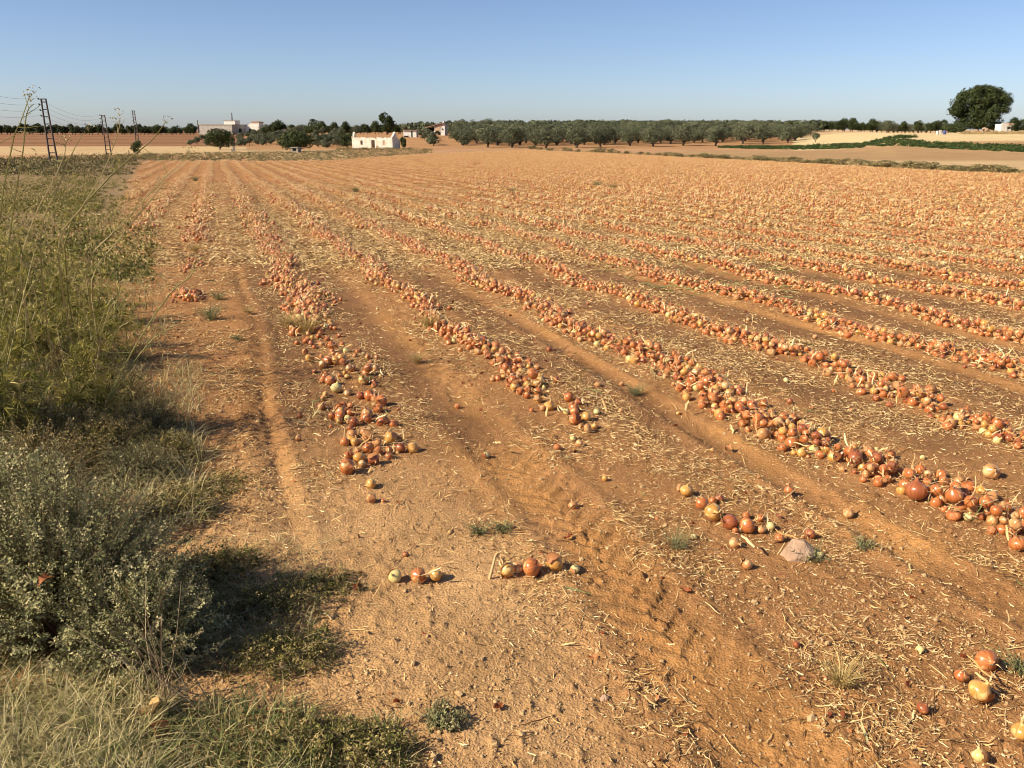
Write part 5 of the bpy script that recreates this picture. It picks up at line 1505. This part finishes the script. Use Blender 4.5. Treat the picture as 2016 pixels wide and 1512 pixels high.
# creeping mats
for (px, py), rad, h, nt_, mt, lab in (((520, 1190), (0.36, 0.26), 0.07, 420, M_MAT, 'upper creeping green mat beside the saltbush'), ((560, 1290), (0.30, 0.20), 0.10, 420, M_MAT, 'dense dark green creeping mat at the edge of the bush shadow'), ((430, 1120), (0.28, 0.24), 0.07, 300, M_MAT, 'thin creeping mat at the right flank of the saltbush'), ((700, 1480), (0.26, 0.16), 0.08, 380, M_MAT, 'bright green creeping mat at the bottom edge left of centre'), ((600, 1470), (0.22, 0.16), 0.09, 260, M_MAT, 'green mat mixed with dry grass at the bottom edge'), ((876, 1420), (0.09, 0.07), 0.06, 110, M_GREYWEED, 'small isolated weed sprig on the bare soil at bottom centre'), ((245, 712), (0.30, 0.22), 0.16, 300, M_MAT, 'dark green leafy weed at the right foot of the fennel'), ((420, 960), (0.30, 0.28), 0.05, 220, M_MAT, 'sparse yellowing mat right of the dry weeds'), ((640, 1150), (0.25, 0.16), 0.035, 160, M_MAT, 'flat sparse mat left of the line of three onions')):
    bushy('creeping_weed', 'weed', lab, gp(px, py), rad, h, int(nt_ * 0.62), 20, 0.012, 0.006, mt, 0.0016, 0.25, 0.15, 0.95, inner=0.0)

def grass(mb, x, y, L, lean, rlo, rhi, wd=0.004):
    n = len(x); m = 5
    t_ = np.linspace(0, 1, m)[None]
    a = rng.uniform(0, 6.28, n); ln = L * rng.uniform(0.4, 1.2, n); le = lean * rng.uniform(0.3, 1.5, n)
    z0 = ground_z(x, y)
    dx, dy = np.cos(a), np.sin(a)
    P = np.stack([x[:, None] + dx[:, None] * (ln * le)[:, None] * t_ ** 1.7, y[:, None] + dy[:, None] * (ln * le)[:, None] * t_ ** 1.7, z0[:, None] + ln[:, None] * (t_ - 0.42 * np.minimum(le, 1.4)[:, None] * t_ ** 2.2)], -1)
    W = np.stack([-dy, dx, np.zeros(n)], 1)
    W = nrm(W + 0.5 * rdir(n))
    ribbons(mb, P, W, wd * rng.uniform(0.6, 1.3, (n, 1)) * np.array([[1, 1, 0.85, 0.6, 0.15]]), np.clip(rng.uniform(rlo, rhi, n), 0, 1))
def px_points(n, x0, x1, y0, y1):
    px, py = rng.uniform(x0, x1, n), rng.uniform(y0, y1, n)
    b = (756 - py) / FPX; a = (px - 1008) / FPX
    ry, rz_ = CP + b * SP, -SP + b * CP
    k = CAMH / -rz_
    for _ in range(3): k = (CAMH - macro(a * k, ry * k)) / -rz_
    return a * k, ry * k
mb = MB()
x, y = px_points(4600, -150, 300, 1370, 1640); grass(mb, x, y, 0.16, 1.0, 0.25, 1.0, 0.0036)
x, y = px_points(2600, 180, 620, 1390, 1620); grass(mb, x, y, 0.10, 0.9, 0.0, 0.75)
x, y = px_points(700, 560, 800, 1420, 1600); grass(mb, x, y, 0.07, 1.0, 0.0, 0.9, 0.0035)
x, y = px_points(1500, 300, 640, 1060, 1330); grass(mb, x, y, 0.06, 1.2, 0.3, 1.0, 0.003)
x, y = px_points(5200, -60, 400, 720, 1040); grass(mb, x, y, 0.18, 1.0, 0.35, 1.0, 0.004)
x, y = px_points(1600, 120, 330, 440, 700); grass(mb, x, y, 0.20, 0.8, 0.2, 0.9, 0.006)
tag(mb.build('bank_grass', M_GRASS), 'dry and green grass tangled over the left bank', 'grass', kind='stuff')
# weedy undergrowth on the bank farther back
P = []
for (x0, x1, y0, y1, n, hh) in ((-200, 170, 360, 520, 500, 0.5), (-60, 190, 335, 420, 700, 0.34), (150, 250, 345, 420, 130, 0.2), (130, 300, 420, 560, 260, 0.2), (-200, 130, 520, 760, 300, 0.45)):
    x, y = px_points(n, x0, x1, y0, y1)
    P.append(np.stack([x, y, ground_z(x, y), np.full(n, hh)], 1))
P = np.concatenate(P)
scatter_leaves('bank_undergrowth', P[:, :3], P[:, 3] * rng.uniform(0.5, 1.2, len(P)), 26, 0.06, M_MAT, 'low yellow-green undergrowth on the left bank beside the rows', 'undergrowth', 1.3, 0.2, 0.95)

x, y = px_points(420, 60, 300, 308, 345)
k_ = in_field(x, y) < 0.4; x, y = x[k_], y[k_]
scatter_leaves('margin_scrub', np.stack([x, y, ground_z(x, y)], 1), np.exp(rng.normal(-1.3, 0.45, len(x))), 22, 0.14, M_VERGE, 'patchy scrub beyond the left ends of the rows', 'scrub', 1.6, 0.05, 0.9)
# weed tufts standing in the field
def tuft(name, n, L, lean, mat, rlo, rhi, wd=0.004, sprd=0.05):
    t = thing(name, 'tuft', 'weed'); mb = MB()
    a = rng.uniform(0, 6.28, n); r = rng.uniform(0, sprd, n)
    m = 5; t_ = np.linspace(0, 1, m)[None]
    ln = L * rng.uniform(0.4, 1.1, n); le = lean * rng.uniform(0.2, 1.3, n)
    dx, dy = np.cos(a), np.sin(a)
    P = np.stack([(dx * r)[:, None] + dx[:, None] * (ln * le)[:, None] * t_ ** 1.5, (dy * r)[:, None] + dy[:, None] * (ln * le)[:, None] * t_ ** 1.5, ln[:, None] * (t_ - 0.35 * t_ ** 2)], -1)
    ribbons(mb, P, nrm(np.stack([-dy, dx, 0 * dx], 1) + 0.6 * rdir(n)), wd * np.array([[1, 1, 0.9, 0.6, 0.15]]) * rng.uniform(0.7, 1.3, (n, 1)), rng.uniform(rlo, rhi, n))
    mb.build('blades', mat, t)
    # seed heads or leaflets
    lv = MB(); q = 3
    k = np.repeat(np.arange(n), q); f = rng.uniform(0.4, 1, n * q)
    ii = (f * (m - 1)).astype(int); C = P[k, ii] + rng.normal(size=(n * q, 3)) * 0.006
    leaves(lv, C, rdir(n * q), rdir(n * q), np.full(n * q, 0.014), np.full(n * q, 0.006), np.clip(rng.uniform(rlo, rhi, n * q), 0, 1)); lv.build('leaflets', mat, t)
    return t
gt = tuft('grey_weed_tuft', 110, 0.20, 1.0, M_GREYWEED, 0.1, 0.95, 0.0034, 0.06); st_ = tuft('straw_tuft', 170, 0.26, 0.8, M_YGRASS, 0.2, 1.0); dk = tuft('small_dark_tuft', 60, 0.085, 1.2, M_GREYWEED, 0.0, 0.8, 0.0032, 0.035)
for pr_, px, py, sc, lab in ((gt, 415, 632, 1.25, 'grey-green weed tuft beside the wheel furrow below the small onion pile'), (gt, 1332, 1072, 0.62, 'grey-green tuft standing left of the stone'), (gt, 1250, 775, 0.75, 'grey weed tuft between the second and the long windrow'), (gt, 430, 592, 0.9, 'dark weed just right of the small onion pile'), (gt, 1265, 530, 0.8, 'grey weed tuft among the middle windrows'),
                          (st_, 605, 655, 1.15, 'large straw-yellow grass tuft across the first windrow'), (st_, 845, 648, 0.95, 'straw-yellow tuft at the head of the second windrow'), (st_, 570, 645, 0.9, 'smaller straw tuft at the left of the large yellow one'), (st_, 1655, 1345, 0.5, 'straw tuft lying in litter at the lower right'), (st_, 385, 500, 0.9, 'faded straw tuft behind the small onion pile'), (st_, 820, 715, 0.55, 'small brown tuft between the first two windrows'), (st_, 490, 620, 0.5, 'thin straw tuft on the right lip of the wheel furrow'),
                          (dk, 945, 1046, 0.9, 'left of the two small dark tufts above the tight onion line'), (dk, 990, 1044, 0.9, 'right of the two small dark tufts above the tight onion line'), (dk, 1600, 1098, 1.0, 'dark grass sprig at the foot of the stone'), (dk, 1700, 1078, 0.9, 'small dark sprig in the smooth wheel track at right'), (dk, 2012, 1322, 1.0, 'dark green sprig at the right edge above the cut onion'), (dk, 720, 752, 1.0, 'small green sprig in the middle heap of the first windrow'), (dk, 470, 672, 1.0, 'small dark sprig in the tread of the wheel furrow'),
                          (gt, 1175, 368, 2.2, 'left of two dark weeds in the far field'), (gt, 1205, 373, 2.2, 'right of two dark weeds in the far field'), (gt, 700, 378, 2.0, 'dark weed in the far rows left of centre'), (gt, 385, 356, 2.2, 'dark weed beside the far rows on the left'), (gt, 1010, 380, 1.8, 'dark weed in the far rows at the centre')):
    x, y = gp(px, py)
    plant(pr_, (x, y, z_at(x, y)), rng.uniform(0, 6.28), sc, lab)

# field stone
def rock(px, py, w_, label):
    x, y = gp(px, py)
    import bmesh
    bm = bmesh.new()
    r_ = np.random.default_rng(int(px))
    for q in ((-1, -.35, -.3), (-.85, .45, -.3), (.9, -.5, -.3), (1, .4, -.3), (-.55, -.6, .15), (.35, -.75, .1), (.25, -.15, .72), (-.1, .35, .66), (.55, .3, .45), (-.75, .1, .3), (.75, -.35, .2), (.1, .7, .1), (-.2, -.8, -.3)):
        bm.verts.new(np.array(q) * w_ / 2 * r_.uniform(0.9, 1.1, 3))
    hull = bmesh.ops.convex_hull(bm, input=bm.verts)
    bmesh.ops.bevel(bm, geom=list(bm.edges), offset=w_ * 0.018, segments=1, affect='EDGES')
    me = bpy.data.meshes.new('stone'); bm.to_mesh(me); bm.free(); me.materials.append(M_ROCK)
    o_ = link('stone', me); o_.location = (x, y, z_at(x, y) + w_ * 0.12); o_.rotation_euler = (0.1, -0.12, 0.3)
    return tag(o_, label, 'stone')
rock(1570, 1088, 0.175, 'angular grey-brown stone at the end of the loose onion line')
rock(1190, 1372, 0.035, 'small dark pebble on bare soil left of the tread track')
rock(555, 1310, 0.05, 'pale pebble half hidden at the edge of the green mat')

# curled dead leaves and torn skins
def dead_leaf(px, py, L, label, seed, tone, upright=0.0):
    r_ = np.random.default_rng(seed)
    x, y = gp(px, py); mb = MB(); nu, nv = 7, 5
    V = []
    for i in range(nu):
        u = i / (nu - 1); wv = math.sin(math.pi * (0.08 + 0.88 * u)) * 0.26 * (1 + 0.35 * r_.normal())
        for j in range(nv):
            v = (j / (nv - 1) - 0.5) * 2
            V.append((u - 0.5, v * wv, 0.10 + 0.8 * abs(v) ** 1.4 * wv + 0.16 * math.sin(u * 5 + seed) + 0.05 * r_.normal()))
    F = [[i * nv + j, i * nv + j + 1, (i + 1) * nv + j + 1, (i + 1) * nv + j] for i in range(nu - 1) for j in range(nv - 1)]
    mb.add(np.array(V) * L, F, tone)
    o_ = mb.build('dead_leaf', M_DEAD, None, True); o_.location = (x, y, z_at(x, y) + 0.01 + upright); o_.rotation_euler = (r_.normal() * 0.3, -0.4 * (upright > 0) + r_.normal() * 0.2, r_.uniform(0, 6.28))
    return tag(o_, label, 'dead leaf')
for k, (px, py, L, lab, tone, up) in enumerate(((125, 1330, 0.055, 'large rust-brown leaf caught in the face of the saltbush', 0.45, 0.36), (345, 965, 0.08, 'rust-red dead leaf at the edge of the dry weeds', 0.2, 0.02), (358, 985, 0.06, 'smaller rust-red dead leaf just below the other by the dry weeds', 0.25, 0.02), (300, 1432, 0.10, 'big pale tan curled leaf in the grass at bottom left', 0.95, 0.05), (318, 1468, 0.09, 'brown crumpled leaf under the big tan one', 0.45, 0.02), (553, 1412, 0.07, 'rust-brown leaf in the bush shadow near the bottom', 0.2, 0.0), (703, 1158, 0.05, 'red papery skin scrap left below the line of three onions', 0.1, 0.0), (625, 1165, 0.04, 'pinkish skin scrap at the left of the red one', 0.5, 0.0), (1118, 1056, 0.05, 'dark red onion skin above the tread track', 0.0, 0.0), (1352, 1166, 0.05, 'brown onion skin on the tread track', 0.25, 0.0), (980, 1395, 0.045, 'small brown leaf on bare soil at the bottom centre', 0.3, 0.0), (430, 905, 0.04, 'orange-red leaf in the bush shadow beside the furrow', 0.15, 0.0), (1435, 880, 0.07, 'tan skin flap at the edge of the smooth wheel track', 0.7, 0.0))):
    dead_leaf(px, py, L, lab, 100 + k, tone, up)
# single dry stalk stuck in the soil near the tight onion line
x, y = gp(962, 1136)
t = thing('dry_stalk', 'upright dry pale stalk between the three onions and the tight line', 'stalk', (x, y, z_at(x, y)))
m = MB(); tube(m, smooth_path([[0, 0, -0.01], [0.015, 0, 0.05], [0.03, 0.01, 0.11]], 6), np.linspace(0.008, 0.005, 6), 6, np.full(1, 0.8)); m.build('stem', M_NECK, t)
m = MB(); tube(m, [[0.03, 0.01, 0.108], [0.04, 0.012, 0.12], [0.055, 0.01, 0.125]], [0.007, 0.006, 0.003], 5, np.full(1, 0.3)); m.build('broken_tip', M_NECK, t)
